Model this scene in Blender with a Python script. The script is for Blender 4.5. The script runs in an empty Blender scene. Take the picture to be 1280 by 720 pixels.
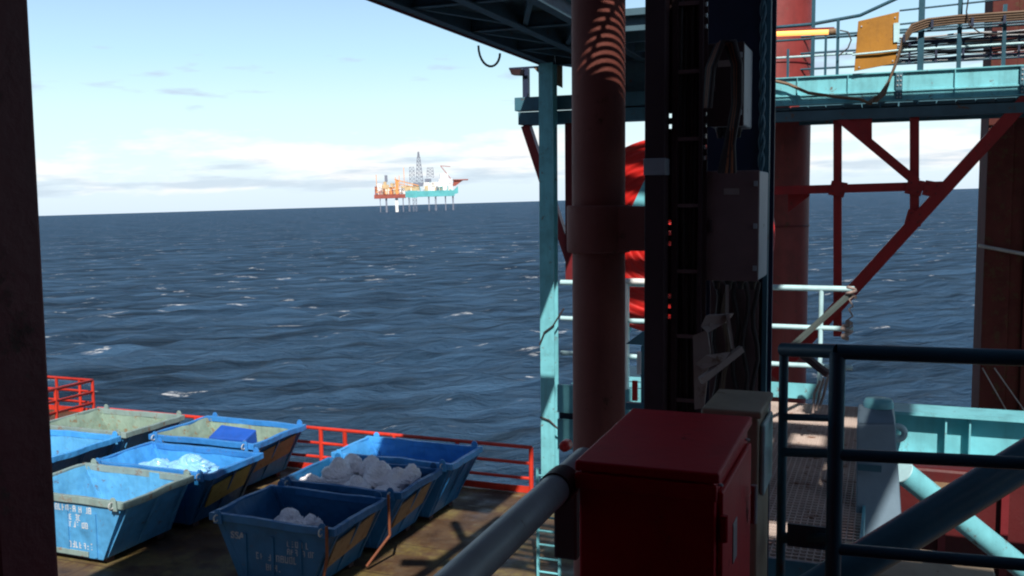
import bpy, math, random
import numpy as np
from mathutils import Vector, Matrix, noise as mnoise
random.seed(7)
R = math.radians
S = bpy.context.scene
COL = S.collection

# ------------------------------------------------------------------ frame of reference
# platform axes: X along the ship-side railing, Y out to sea, z = 0 at eye height, main deck at z = -6.8
FPX, YAW, PITCH, ROLL = 1200.0, R(21.5), R(5.2), R(-0.55)
CAMROT = Matrix.Rotation(YAW, 3, 'Z') @ Matrix.Rotation(math.pi / 2 - PITCH, 3, 'X') @ Matrix.Rotation(ROLL, 3, 'Z')
FWD = Vector((-math.sin(YAW), math.cos(YAW), 0))
RGT = Vector((math.cos(YAW), math.sin(YAW), 0))
DECK = -6.8
SEA = -28.0
SUN = Vector((0.40, -0.95, 1.0)).normalized()


def ray(px, py):
    return CAMROT @ Vector(((px - 640) / FPX, -(py - 360) / FPX, -1))


def at(px, py, d):
    r = ray(px, py); return r * (d / r.dot(FWD))


def ony(px, py, y):
    r = ray(px, py); return r * (y / r.y)


def onz(px, py, z):
    r = ray(px, py); return r * (z / r.z)


# ------------------------------------------------------------------ mesh builder
class MB:
    def __init__(s):
        s.v = []; s.f = []; s.sm = []

    def add(s, vs, fs, smooth=False):
        b = len(s.v)
        s.v += [tuple(p) for p in vs]
        s.f += [tuple(b + i for i in f) for f in fs]
        s.sm += [smooth] * len(fs)
        return s

    def box(s, x0, x1, y0, y1, z0, z1):
        x0, x1 = min(x0, x1), max(x0, x1); y0, y1 = min(y0, y1), max(y0, y1); z0, z1 = min(z0, z1), max(z0, z1)
        return s.add([(x0, y0, z0), (x1, y0, z0), (x1, y1, z0), (x0, y1, z0), (x0, y0, z1), (x1, y0, z1), (x1, y1, z1), (x0, y1, z1)],
                     [(3, 2, 1, 0), (4, 5, 6, 7), (0, 1, 5, 4), (1, 2, 6, 5), (2, 3, 7, 6), (3, 0, 4, 7)])

    def hexa(s, bot, top):
        return s.add(list(bot) + list(top), [(3, 2, 1, 0), (4, 5, 6, 7), (0, 1, 5, 4), (1, 2, 6, 5), (2, 3, 7, 6), (3, 0, 4, 7)])

    def bar(s, p, q, w, h, up=(0, 0, 1)):
        p, q = Vector(p), Vector(q); d = (q - p).normalized(); up = Vector(up)
        a = d.cross(up)
        if a.length < 1e-3: a = d.cross(Vector((0, 1, 0)))
        a.normalize(); b = a.cross(d)
        a *= w / 2; b *= h / 2
        return s.hexa([p - a - b, p + a - b, p + a + b, p - a + b], [q - a - b, q + a - b, q + a + b, q - a + b])

    def tube(s, pts, r, n=10, caps=True):
        pts = [Vector(p) for p in pts]
        rs = r if isinstance(r, (list, tuple)) else [r] * len(pts)
        vs, fs = [], []; a = None
        for i, p in enumerate(pts):
            t = (pts[min(i + 1, len(pts) - 1)] - pts[max(i - 1, 0)]).normalized()
            if a is None:
                a = t.orthogonal().normalized()
            else:
                a = (a - t * a.dot(t)).normalized()
            b = t.cross(a)
            for k in range(n):
                an = 2 * math.pi * k / n
                vs.append(p + (a * math.cos(an) + b * math.sin(an)) * rs[i])
        for i in range(len(pts) - 1):
            for k in range(n):
                k2 = (k + 1) % n
                fs.append((i * n + k, i * n + k2, (i + 1) * n + k2, (i + 1) * n + k))
        s.add(vs, fs, True)
        if caps:
            m = len(pts) - 1
            s.add(vs[:n], [tuple(range(n - 1, -1, -1))]); s.add(vs[m * n:], [tuple(range(n))])
        return s

    def lathe(s, c, prof, axis='Z', n=48):
        c = Vector(c); vs, fs = [], []
        for (r, h) in prof:
            for k in range(n):
                a = 2 * math.pi * k / n
                if axis == 'Z': vs.append(c + Vector((r * math.cos(a), r * math.sin(a), h)))
                else: vs.append(c + Vector((r * math.cos(a), h, r * math.sin(a))))
        for i in range(len(prof) - 1):
            for k in range(n):
                k2 = (k + 1) % n
                f = (i * n + k, i * n + k2, (i + 1) * n + k2, (i + 1) * n + k)
                fs.append(f if axis == 'Z' else f[::-1])
        return s.add(vs, fs, True)

    def prism(s, poly, d):
        d = Vector(d); n = len(poly); poly = [Vector(p) for p in poly]
        vs = poly + [p + d for p in poly]
        return s.add(vs, [tuple(range(n - 1, -1, -1)), tuple(range(n, 2 * n))] + [(i, (i + 1) % n, n + (i + 1) % n, n + i) for i in range(n)])

    def torus(s, c, Rr, r, axis='Y', n=28, m=8):
        c = Vector(c); pts = []
        for i in range(n + 1):
            a = 2 * math.pi * i / n
            u, w = Rr * math.cos(a), Rr * math.sin(a)
            pts.append(c + (Vector((u, 0, w)) if axis == 'Y' else Vector((u, w, 0)) if axis == 'Z' else Vector((0, u, w))))
        return s.tube(pts, r, m, False)

    def build(s, name, m, parent=None, bevel=0.0):
        off = parent.location if parent is not None and parent.type == 'EMPTY' else (parent['_o'] if parent is not None and '_o' in parent else (0, 0, 0))
        ox, oy, oz = off
        me = bpy.data.meshes.new(name)
        me.from_pydata([(x - ox, y - oy, z - oz) for x, y, z in s.v], [], s.f)
        me.polygons.foreach_set('use_smooth', s.sm)
        me.materials.append(m)
        me.validate(); me.update()
        o = bpy.data.objects.new(name, me); COL.objects.link(o)
        if parent is not None:
            o.parent = parent
            o['_o'] = tuple(off)
        if bevel:
            b = o.modifiers.new('edge_round', 'BEVEL'); b.width = bevel; b.segments = 2; b.limit_method = 'ANGLE'; b.angle_limit = R(40)
        return o


def tag(o, label=None, cat=None, group=None, kind=None):
    if label: o['label'] = label
    if cat: o['category'] = cat
    if group: o['group'] = group
    if kind: o['kind'] = kind
    return o


def thing(name, loc, label, cat, group=None):
    o = bpy.data.objects.new(name, None); COL.objects.link(o)
    o.location = loc; o.empty_display_size = 0.2
    return tag(o, label, cat, group)


# ------------------------------------------------------------------ materials
def nodes(name):
    m = bpy.data.materials.new(name); m.use_nodes = True
    nt = m.node_tree
    return m, nt, nt.nodes['Principled BSDF']


def ramp(nt, fac, stops):
    n = nt.nodes.new('ShaderNodeValToRGB')
    e = n.color_ramp.elements
    while len(e) < len(stops): e.new(0.5)
    for el, (p, c) in zip(e, stops):
        el.position = p; el.color = (c[0], c[1], c[2], 1) if hasattr(c, '__len__') else (c, c, c, 1)
    nt.links.new(fac, n.inputs['Fac'])
    return n.outputs['Color']


def mix(nt, fac, a, b, mode='MIX'):
    n = nt.nodes.new('ShaderNodeMix'); n.data_type = 'RGBA'; n.blend_type = mode
    for sock, val in ((n.inputs[0], fac), (n.inputs[6], a), (n.inputs[7], b)):
        if hasattr(val, 'is_linked') or hasattr(val, 'links'): nt.links.new(val, sock)
        elif hasattr(val, '__len__'): sock.default_value = (val[0], val[1], val[2], 1)
        else: sock.default_value = val
    return n.outputs[2]


def noise_tex(nt, scale, detail=5, rough=0.6, vec=None, stretch=None):
    n = nt.nodes.new('ShaderNodeTexNoise'); n.inputs['Scale'].default_value = scale
    n.inputs['Detail'].default_value = detail; n.inputs['Roughness'].default_value = rough
    tc = nt.nodes.new('ShaderNodeTexCoord'); src = tc.outputs['Object']
    if vec is not None: src = vec
    if stretch:
        mp = nt.nodes.new('ShaderNodeMapping'); mp.inputs['Scale'].default_value = stretch
        nt.links.new(src, mp.inputs['Vector']); src = mp.outputs['Vector']
    nt.links.new(src, n.inputs['Vector'])
    return n.outputs['Fac']


def paint(name, col, rough=0.45, rust=0.15, rustcol=(0.13, 0.05, 0.02), vary=0.25, scale=1.0, metal=0.0, spec=0.5, bump=0.15, streak=0.35, dent=0.0):
    m, nt, p = nodes(name)
    c2 = tuple(c * (1 - vary) for c in col); c3 = tuple(min(1, c * (1 + vary * 0.6) + 0.01 * vary) for c in col)
    base = ramp(nt, noise_tex(nt, 2.2 * scale, 6), [(0.3, c2), (0.5, col), (0.72, c3)])
    if streak:                                                     # dirt washed down the sheet
        st = ramp(nt, noise_tex(nt, 7 * scale, 4, 0.6, stretch=(1, 1, 0.12)), [(0.5, 0), (0.75, streak)])
        base = mix(nt, st, base, tuple(c * 0.45 + 0.012 for c in col))
    if rust > 0:
        f = ramp(nt, noise_tex(nt, 5.5 * scale, 9, 0.72), [(0.66 - rust * 0.45, 0), (0.72 - rust * 0.35, 0.9)])
        base = mix(nt, f, base, rustcol)
        nt.links.new(ramp(nt, f, [(0, rough), (1, 0.85)]), p.inputs['Roughness'])
    else:
        nt.links.new(ramp(nt, noise_tex(nt, 9 * scale, 4), [(0.3, max(0.05, rough - 0.1)), (0.7, min(1, rough + 0.12))]), p.inputs['Roughness'])
    nt.links.new(base, p.inputs['Base Color'])
    p.inputs['Metallic'].default_value = metal
    p.inputs['Specular IOR Level'].default_value = spec
    if bump:
        b = nt.nodes.new('ShaderNodeBump'); b.inputs['Strength'].default_value = bump; b.inputs['Distance'].default_value = 0.02
        nt.links.new(noise_tex(nt, 14 * scale, 6), b.inputs['Height']); nt.links.new(b.outputs['Normal'], p.inputs['Normal'])
        if dent:
            b2 = nt.nodes.new('ShaderNodeBump'); b2.inputs['Strength'].default_value = dent; b2.inputs['Distance'].default_value = 0.12
            nt.links.new(noise_tex(nt, 2.6, 2, 0.5), b2.inputs['Height']); nt.links.new(b2.outputs['Normal'], b.inputs['Normal'])
    return m


M = dict(
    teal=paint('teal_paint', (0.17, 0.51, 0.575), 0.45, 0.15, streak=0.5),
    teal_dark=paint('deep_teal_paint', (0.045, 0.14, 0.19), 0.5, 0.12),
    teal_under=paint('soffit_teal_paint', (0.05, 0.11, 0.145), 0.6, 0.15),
    navy=paint('navy_paint', (0.014, 0.024, 0.06), 0.5, 0.05),
    rail_dark=paint('dark_blue_green_rail_paint', (0.022, 0.085, 0.125), 0.38, 0.06),
    pale_rail=paint('pale_blue_rail_paint', (0.45, 0.68, 0.72), 0.4, 0.08),
    white=paint('white_paint', (0.75, 0.76, 0.74), 0.45, 0.06),
    tank_red=paint('shade_darkened_red_tank_paint', (0.07, 0.003, 0.004), 0.55, 0.08),  # red darkened in the base colour for shade on the tank
    orange=paint('orange_red_rail_paint', (0.56, 0.036, 0.018), 0.4, 0.1),
    red=paint('red_paint', (0.30, 0.012, 0.014), 0.45, 0.13, (0.10, 0.03, 0.02), vary=0.25, streak=0.5),
    red_bright=paint('bright_red_paint', (0.55, 0.016, 0.012), 0.38, 0.05),
    red_gloss=paint('glossy_red_paint', (0.58, 0.002, 0.012), 0.5, 0.10, (0.10, 0.02, 0.015), vary=0.15, bump=0.08, streak=0.25, scale=1.6, spec=0.3),
    maroon=paint('maroon_steel_paint', (0.15, 0.011, 0.015), 0.5, 0.14),
    leg_red=paint('faded_red_caisson_paint', (0.24, 0.035, 0.032), 0.55, 0.14, (0.12, 0.06, 0.04)),
    rust=paint('rusty_pipe_steel', (0.30, 0.085, 0.062), 0.7, 0.12, (0.13, 0.05, 0.03), bump=0.25, vary=0.18),
    brown=paint('brown_column_steel', (0.115, 0.034, 0.03), 0.85, 0.28, (0.10, 0.06, 0.035), bump=0.3, spec=0.15),
    black=paint('black_steel', (0.05, 0.022, 0.025), 0.6, 0.1, (0.03, 0.014, 0.009)),
    dark_brown=paint('dark_brown_enclosure_paint', (0.2, 0.12, 0.115), 0.6, 0.08),
    cable=paint('black_cable_rubber', (0.035, 0.024, 0.022), 0.55, 0.0, bump=0.1, streak=0),
    cable_tan=paint('tan_cable_sheath', (0.16, 0.10, 0.06), 0.55, 0.0, bump=0.1, streak=0),
    cable_rust=paint('rusty_orange_cable', (0.3, 0.1, 0.04), 0.6, 0.1, streak=0),
    arm=paint('weathered_grey_green_bar', (0.065, 0.085, 0.08), 0.6, 0.2),
    grey=paint('grey_box_paint', (0.36, 0.38, 0.40), 0.45, 0.05),
    duct=paint('blue_grey_duct_paint', (0.17, 0.245, 0.31), 0.42, 0.04),
    steel=paint('galvanised_tube', (0.42, 0.45, 0.46), 0.45, 0.06, vary=0.25),
    beige=paint('beige_enclosure_paint', (0.38, 0.29, 0.20), 0.6, 0.05),
    bracket=paint('bent_pale_bracket_steel', (0.34, 0.26, 0.23), 0.6, 0.18),
    ochre=paint('ochre_board_paint', (0.36, 0.155, 0.008), 0.6, 0.12, (0.16, 0.06, 0.02)),
    yellow=paint('yellow_board_paint', (0.36, 0.27, 0.07), 0.6, 0.18),
    tan=paint('tan_end_board', (0.23, 0.15, 0.085), 0.7, 0.2),
    grating=paint('weathered_grating_steel', (0.52, 0.42, 0.37), 0.7, 0.2, (0.2, 0.09, 0.05)),
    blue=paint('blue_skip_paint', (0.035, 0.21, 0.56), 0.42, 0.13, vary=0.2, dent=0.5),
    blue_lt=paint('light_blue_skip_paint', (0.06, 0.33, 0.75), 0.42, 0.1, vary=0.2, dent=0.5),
    blue_navy=paint('shade_darkened_navy_skip_paint', (0.010, 0.095, 0.235), 0.5, 0.05, vary=0.2, streak=0.12, spec=0.3, dent=0.5),  # darkest copy of the skip blue, shade put into the colour
    blue_dk=paint('shade_deepened_blue_skip_paint', (0.016, 0.125, 0.32), 0.5, 0.08, vary=0.2, streak=0.2, spec=0.35, dent=0.5),  # darker copy of the skip blue, with shade in the base colour
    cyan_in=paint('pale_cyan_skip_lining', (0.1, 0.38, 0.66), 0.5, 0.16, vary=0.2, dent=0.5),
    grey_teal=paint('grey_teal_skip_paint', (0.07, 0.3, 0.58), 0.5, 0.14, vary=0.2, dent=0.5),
    rim_grey=paint('worn_grey_green_rim', (0.22, 0.31, 0.30), 0.5, 0.24, (0.2, 0.09, 0.05)),
    olive_in=paint('olive_skip_lining', (0.24, 0.34, 0.28), 0.6, 0.26, (0.24, 0.13, 0.06), dent=0.5),
    stencil=paint('white_stencil_paint', (0.55, 0.58, 0.6), 0.6, 0.12, (0.2, 0.3, 0.4), bump=0, streak=0),
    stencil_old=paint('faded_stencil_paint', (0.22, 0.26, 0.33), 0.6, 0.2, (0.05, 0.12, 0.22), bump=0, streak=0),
    strap=paint('rust_brown_strap', (0.17, 0.05, 0.02), 0.7, 0.1, streak=0),
    bag=paint('white_bag_plastic', (0.95, 0.93, 0.96), 0.4, 0.0, vary=0.12, bump=0.8, scale=2, streak=0),
    bag_clear=paint('pale_blue_bag_plastic', (0.24, 0.52, 0.8), 0.25, 0.0, vary=0.15, bump=0.3, scale=2, streak=0),
    tarp=paint('blue_tarpaulin', (0.015, 0.09, 0.45), 0.5, 0.0, vary=0.2, streak=0),
    room=paint('dark_deckhouse_paint', (0.17, 0.018, 0.028), 0.6, 0.22, (0.09, 0.05, 0.045), scale=2.0),
    rig_tealm=paint('rig_turquoise_paint', (0.10, 0.42, 0.45), 0.5, 0, scale=0.02, bump=0, streak=0),
    rig_red=paint('rig_red_brown_paint', (0.30, 0.07, 0.05), 0.6, 0, scale=0.02, bump=0, streak=0),
    rig_tan=paint('rig_tan_modules', (0.55, 0.40, 0.22), 0.6, 0, scale=0.03, vary=0.4, bump=0, streak=0),
    rig_orange=paint('rig_orange_steel', (0.75, 0.32, 0.10), 0.6, 0, scale=0.02, bump=0, streak=0),
    rig_white=paint('rig_white_modules', (0.80, 0.80, 0.80), 0.6, 0, scale=0.03, bump=0, streak=0),
    rig_grey=paint('rig_grey_lattice', (0.17, 0.19, 0.25), 0.6, 0, scale=0.02, bump=0, streak=0),
)


def deck_mat():
    m, nt, p = nodes('worn_steel_deck')
    a = ramp(nt, noise_tex(nt, 0.9, 8, 0.65), [(0.32, (0.035, 0.018, 0.012)), (0.47, (0.085, 0.046, 0.022)), (0.57, (0.17, 0.13, 0.045)), (0.7, (0.05, 0.052, 0.026))])
    b = ramp(nt, noise_tex(nt, 6, 8, 0.7), [(0.42, 0.0), (0.62, 0.7)])
    c = mix(nt, b, a, (0.09, 0.06, 0.035))
    sc = ramp(nt, noise_tex(nt, 2.3, 6, 0.6, stretch=(0.3, 1.6, 1)), [(0.66, 0), (0.70, 0.8)])
    c = mix(nt, sc, c, (0.30, 0.26, 0.20))
    bk = nt.nodes.new('ShaderNodeTexBrick'); bk.inputs['Scale'].default_value = 1.0; bk.inputs['Mortar Size'].default_value = 0.012; bk.inputs['Brick Width'].default_value = 3.1; bk.inputs['Row Height'].default_value = 1.5
    tc = nt.nodes.new('ShaderNodeTexCoord'); nt.links.new(tc.outputs['Object'], bk.inputs['Vector'])
    c = mix(nt, bk.outputs['Fac'], c, (0.035, 0.02, 0.015))
    nt.links.new(c, p.inputs['Base Color'])
    nt.links.new(ramp(nt, noise_tex(nt, 1.7, 5), [(0.35, 0.35), (0.65, 0.85)]), p.inputs['Roughness'])
    bp = nt.nodes.new('ShaderNodeBump'); bp.inputs['Strength'].default_value = 0.3; bp.inputs['Distance'].default_value = 0.02
    nt.links.new(noise_tex(nt, 20, 6), bp.inputs['Height']); nt.links.new(bp.outputs['Normal'], p.inputs['Normal'])
    return m


def emit(name, col, st):
    m, nt, p = nodes(name)
    p.inputs['Base Color'].default_value = (*col, 1)
    p.inputs['Emission Color'].default_value = (*col, 1); p.inputs['Emission Strength'].default_value = st
    return m


M['deck'] = deck_mat()
M['lamp'] = emit('lit_fluorescent_tube', (1.0, 0.40, 0.10), 1.5)


def sea_mat():
    m, nt, p = nodes('sea_water')
    tc = nt.nodes.new('ShaderNodeTexCoord')
    vr = nt.nodes.new('ShaderNodeVectorRotate'); vr.rotation_type = 'Z_AXIS'; vr.inputs['Angle'].default_value = -YAW - R(12)
    nt.links.new(tc.outputs['Object'], vr.inputs['Vector'])
    v = vr.outputs['Vector']                                       # x along the crests, y across them
    n1 = noise_tex(nt, 1.3, 7, 0.7, v, (0.42, 1, 1))
    n2 = noise_tex(nt, 0.22, 6, 0.65, v, (0.4, 1, 1))
    n3 = noise_tex(nt, 0.035, 5, 0.6, v, (0.4, 1, 1))
    add = nt.nodes.new('ShaderNodeMath'); add.operation = 'MULTIPLY_ADD'
    nt.links.new(n2, add.inputs[0]); add.inputs[1].default_value = 3.5; nt.links.new(n1, add.inputs[2])
    ad2 = nt.nodes.new('ShaderNodeMath'); ad2.operation = 'MULTIPLY_ADD'
    nt.links.new(n3, ad2.inputs[0]); ad2.inputs[1].default_value = 10.0; nt.links.new(add.outputs[0], ad2.inputs[2])
    b = nt.nodes.new('ShaderNodeBump'); b.inputs['Strength'].default_value = 1.0; b.inputs['Distance'].default_value = 1.15
    nt.links.new(ad2.outputs[0], b.inputs['Height']); nt.links.new(b.outputs['Normal'], p.inputs['Normal'])
    base = ramp(nt, noise_tex(nt, 0.02, 4, 0.5, v), [(0.3, (0.031, 0.071, 0.130)), (0.7, (0.042, 0.090, 0.158))])
    st = ramp(nt, noise_tex(nt, 0.11, 6, 0.66, v, (0.16, 1, 1)), [(0.36, 0.42), (0.5, 1.0), (0.64, 1.5)])  # streaks in the colour paint dark troughs and lighter, lit swells
    base = mix(nt, 1.0, base, st, 'MULTIPLY')
    # whitecaps: short broken streaks along the crests
    w1 = ramp(nt, noise_tex(nt, 0.13, 3, 0.55, v, (0.5, 1.4, 1)), [(0.645, 0), (0.675, 1)])
    w2 = ramp(nt, noise_tex(nt, 1.4, 6, 0.75, v, (0.35, 1.1, 1)), [(0.46, 0), (0.58, 1)])
    at_ = nt.nodes.new('ShaderNodeAttribute'); at_.attribute_name = 'crest'
    f = mix(nt, 1.0, mix(nt, 1.0, w1, w2, 'MULTIPLY'), at_.outputs['Color'], 'MULTIPLY')
    nt.links.new(mix(nt, f, base, (0.80, 0.83, 0.86)), p.inputs['Base Color'])
    p.inputs['Roughness'].default_value = 0.8
    p.inputs['Specular IOR Level'].default_value = 0.0
    # mirror part of the wind-roughened surface: Fresnel, levelling off at grazing angles as on real choppy water
    gl = nt.nodes.new('ShaderNodeBsdfGlossy'); gl.inputs['Roughness'].default_value = 0.22
    nt.links.new(b.outputs['Normal'], gl.inputs['Normal'])
    fr = nt.nodes.new('ShaderNodeFresnel'); fr.inputs['IOR'].default_value = 1.33; nt.links.new(b.outputs['Normal'], fr.inputs['Normal'])
    k = nt.nodes.new('ShaderNodeMath'); k.operation = 'MULTIPLY'; nt.links.new(fr.outputs[0], k.inputs[0]); k.inputs[1].default_value = 0.45
    k2 = nt.nodes.new('ShaderNodeMath'); k2.operation = 'MINIMUM'; nt.links.new(k.outputs[0], k2.inputs[0]); k2.inputs[1].default_value = 0.085
    ms = nt.nodes.new('ShaderNodeMixShader'); nt.links.new(k2.outputs[0], ms.inputs[0]); nt.links.new(p.outputs[0], ms.inputs[1]); nt.links.new(gl.outputs[0], ms.inputs[2])
    nt.links.new(ms.outputs[0], nt.nodes['Material Output'].inputs['Surface'])
    return m


# ------------------------------------------------------------------ sea
def build_sea():
    rr = np.exp(np.concatenate([np.linspace(math.log(40), math.log(1800), 640), np.linspace(math.log(1800), math.log(21000), 90)[1:]])); rr = np.concatenate([[0.01], rr])
    fine = np.linspace(-R(36), R(36), 470); coarse = np.linspace(R(36), 2 * math.pi - R(36), 40)[1:-1]
    th = np.concatenate([fine, coarse])
    nr, nth = len(rr), len(th)
    Rg, Tg = np.meshgrid(rr, th, indexing='ij')
    ang = Tg + math.pi / 2 + YAW
    X, Y = Rg * np.cos(ang), Rg * np.sin(ang)
    dr = np.maximum(Rg * np.where(Rg < 1800, .006, .027), Rg * R(72) / 470)
    rng = np.random.default_rng(3)
    Z = np.zeros_like(X); DX = np.zeros_like(X); DY = np.zeros_like(X); ST = np.zeros_like(X)
    main = YAW + math.pi / 2 + math.pi + R(14)
    for i in range(110):
        lam = 1.8 * (24 / 1.8) ** rng.random()
        a = 0.0105 * lam ** 0.74 * (0.6 + 0.8 * rng.random())
        d = main + rng.normal() * R(34)
        k = 2 * math.pi / lam
        fade = np.clip((lam / dr - 2.5) / 3.0, 0, 1)
        ph = k * (X * math.cos(d) + Y * math.sin(d)) + rng.random() * 6.28
        c, s_ = np.cos(ph), np.sin(ph)
        Z += a * fade * c; q = 0.45 * a * fade
        DX -= q * math.cos(d) * s_; DY -= q * math.sin(d) * s_
        ST += a * k * fade * c
    crest = np.clip((ST + 0.25) * 3.0, 0, 1)
    far = np.clip((Rg - 350) / 500, 0, 1)
    crest = crest * (1 - far) + 0.95 * far
    co = np.stack([X + DX, Y + DY, Z], -1).reshape(-1, 3)
    i = np.arange(nr - 1)[:, None] * nth; j = np.arange(nth)[None, :]; j2 = (j + 1) % nth
    F = np.stack([i + j, i + nth + j, i + nth + j2, i + j2], -1).reshape(-1, 4)
    me = bpy.data.meshes.new('sea')
    me.vertices.add(len(co)); me.vertices.foreach_set('co', co.astype(np.float32).ravel())
    me.loops.add(F.size); me.loops.foreach_set('vertex_index', F.astype(np.int32).ravel())
    me.polygons.add(len(F)); me.polygons.foreach_set('loop_start', np.arange(0, F.size, 4, dtype=np.int32))
    me.update(calc_edges=True)
    me.polygons.foreach_set('use_smooth', np.ones(len(F), bool))
    at_ = me.attributes.new('crest', 'FLOAT', 'POINT'); at_.data.foreach_set('value', crest.astype(np.float32).ravel())
    me.materials.append(sea_mat())
    o = bpy.data.objects.new('sea', me); COL.objects.link(o)
    o.location = (0, 0, SEA)
    o.rotation_mode = 'QUATERNION'; o.rotation_quaternion = TILT.to_quaternion()
    tag(o, 'dark blue choppy sea with small whitecaps reaching the horizon', None, None, 'structure')


TILT = Matrix.Rotation(R(-1.12), 4, FWD)             # the rig lists a little against the horizon
build_sea()

# ------------------------------------------------------------------ generic railing
def railing(name, pts, zb, rails, postxy, label, cat, mat, r=0.026, pr=0.03, group=None, toe=None, heights_top=None):
    t = thing(name, (pts[0][0], pts[0][1], zb), label, cat, group)
    for k, h in enumerate(rails):
        b = MB(); b.tube([(x, y, zb + h) for x, y in pts], r if k else r * 1.15, 10)
        b.build('top_rail' if k == 0 else 'mid_rail', mat, t)
    for (x, y) in postxy:
        b = MB(); b.tube([(x, y, zb), (x, y, zb + rails[0] - 0.004)], pr, 10); b.build('post', mat, t)
    if toe:
        b = MB()
        for (x0, y0), (x1, y1) in zip(pts[:-1], pts[1:]):
            b.bar((x0, y0, zb + toe / 2 + 0.01), (x1, y1, zb + toe / 2 + 0.01), 0.012, toe)
        b.build('toe_board', mat, t)
    return t


# ------------------------------------------------------------------ main deck
d = MB(); d.box(-21, 9, 5.0, 20.75, DECK - 0.35, DECK)
tag(d.build('deck', M['deck']), 'worn brown and ochre steel main deck under the skips', None, None, 'structure')

px0 = [-20.2, -17.2, -15.2, -13.3, -12.6, -11.2, -9.5, -7.62]
railing('deck_railing', [(-20.6, 20.45), (-7.6, 20.45)], DECK, [1.1, 0.72, 0.36], [(x, 20.45) for x in px0],
        'long orange-red deck edge railing running behind the blue skips', 'railing', M['orange'], 0.038, 0.055, toe=0.16)

# railing of the small outer landing beyond the far left skip
lx, ly = -24.05, 23.7
t = railing('landing_railing', [(-28.5, ly), (lx, ly), (lx, 18.0)], DECK, [1.1, 0.72, 0.36], [(-27.2, ly), (-25.6, ly), (-24.6, ly), (lx, ly), (lx, 22.2), (lx, 20.2), (lx, 18.1)],
            'orange-red landing railing corner at far left, beyond the rusty green skip', 'railing', M['orange'], 0.045, 0.05, toe=0.16)
d = MB(); d.box(-29, lx + 0.12, 17.9, ly + 0.12, DECK - 0.3, DECK - 0.004)
tag(d.build('landing_deck', M['deck']), None, None, None, 'structure')
for i, (x, y) in enumerate([(-25.1, 22.6), (-25.75, 22.0)]):
    t = thing('winch_drum' if i else 'mooring_bollard', (x, y, DECK), ['short orange bollard with a pale cap inside the landing railing', 'low orange winch drum with rope beside the landing bollard'][i], ['bollard', 'winch'][i])
    if i == 0:
        b = MB(); b.lathe((x, y, DECK), [(0.16, 0), (0.13, 0.1), (0.12, 0.75), (0.19, 0.78), (0.19, 0.86), (0.0, 0.9)], 'Z', 16); b.build('body', M['orange'], t)
        b = MB(); b.lathe((x, y, DECK + 0.87), [(0.13, 0), (0.11, 0.12), (0, 0.15)], 'Z', 16); b.build('cap', M['white'], t)
    else:
        b = MB(); b.lathe((x, y, DECK + 0.5), [(0.0, -0.4), (0.34, -0.4), (0.34, -0.34), (0.2, -0.3), (0.2, 0.3), (0.34, 0.34), (0.34, 0.4), (0, 0.4)], 'Y', 20); b.build('drum', M['orange'], t)
        b = MB(); b.lathe((x, y, DECK + 0.5), [(0.21, -0.29), (0.28, -0.2), (0.28, 0.2), (0.21, 0.29)], 'Y', 20); b.build('rope', M['white'], t)
        b = MB(); b.box(x - 0.3, x + 0.3, y - 0.45, y - 0.42, DECK, DECK + 0.5); b.box(x - 0.3, x + 0.3, y + 0.42, y + 0.45, DECK, DECK + 0.5); b.build('stand', M['orange'], t)


# ------------------------------------------------------------------ skips
def text_part(body, size, loc, parent, mat, bold=0.0, sx=1.0):
    c = bpy.data.curves.new('lettering', 'FONT'); c.body = body; c.size = size; c.extrude = 0.001; c.offset = bold
    tmp = bpy.data.objects.new('lettering', c); COL.objects.link(tmp)
    bpy.context.view_layer.update()
    me = bpy.data.meshes.new_from_object(tmp.evaluated_get(bpy.context.evaluated_depsgraph_get()))
    bpy.data.objects.remove(tmp)
    m = Matrix.Translation(Vector(loc)) @ Matrix.Rotation(R(90), 4, 'X') @ Matrix.Diagonal((sx, 1, 1, 1))
    me.transform(m); me.materials.clear(); me.materials.append(mat)
    o = bpy.data.objects.new('lettering', me); COL.objects.link(o)
    o.parent = parent
    return o


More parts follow.
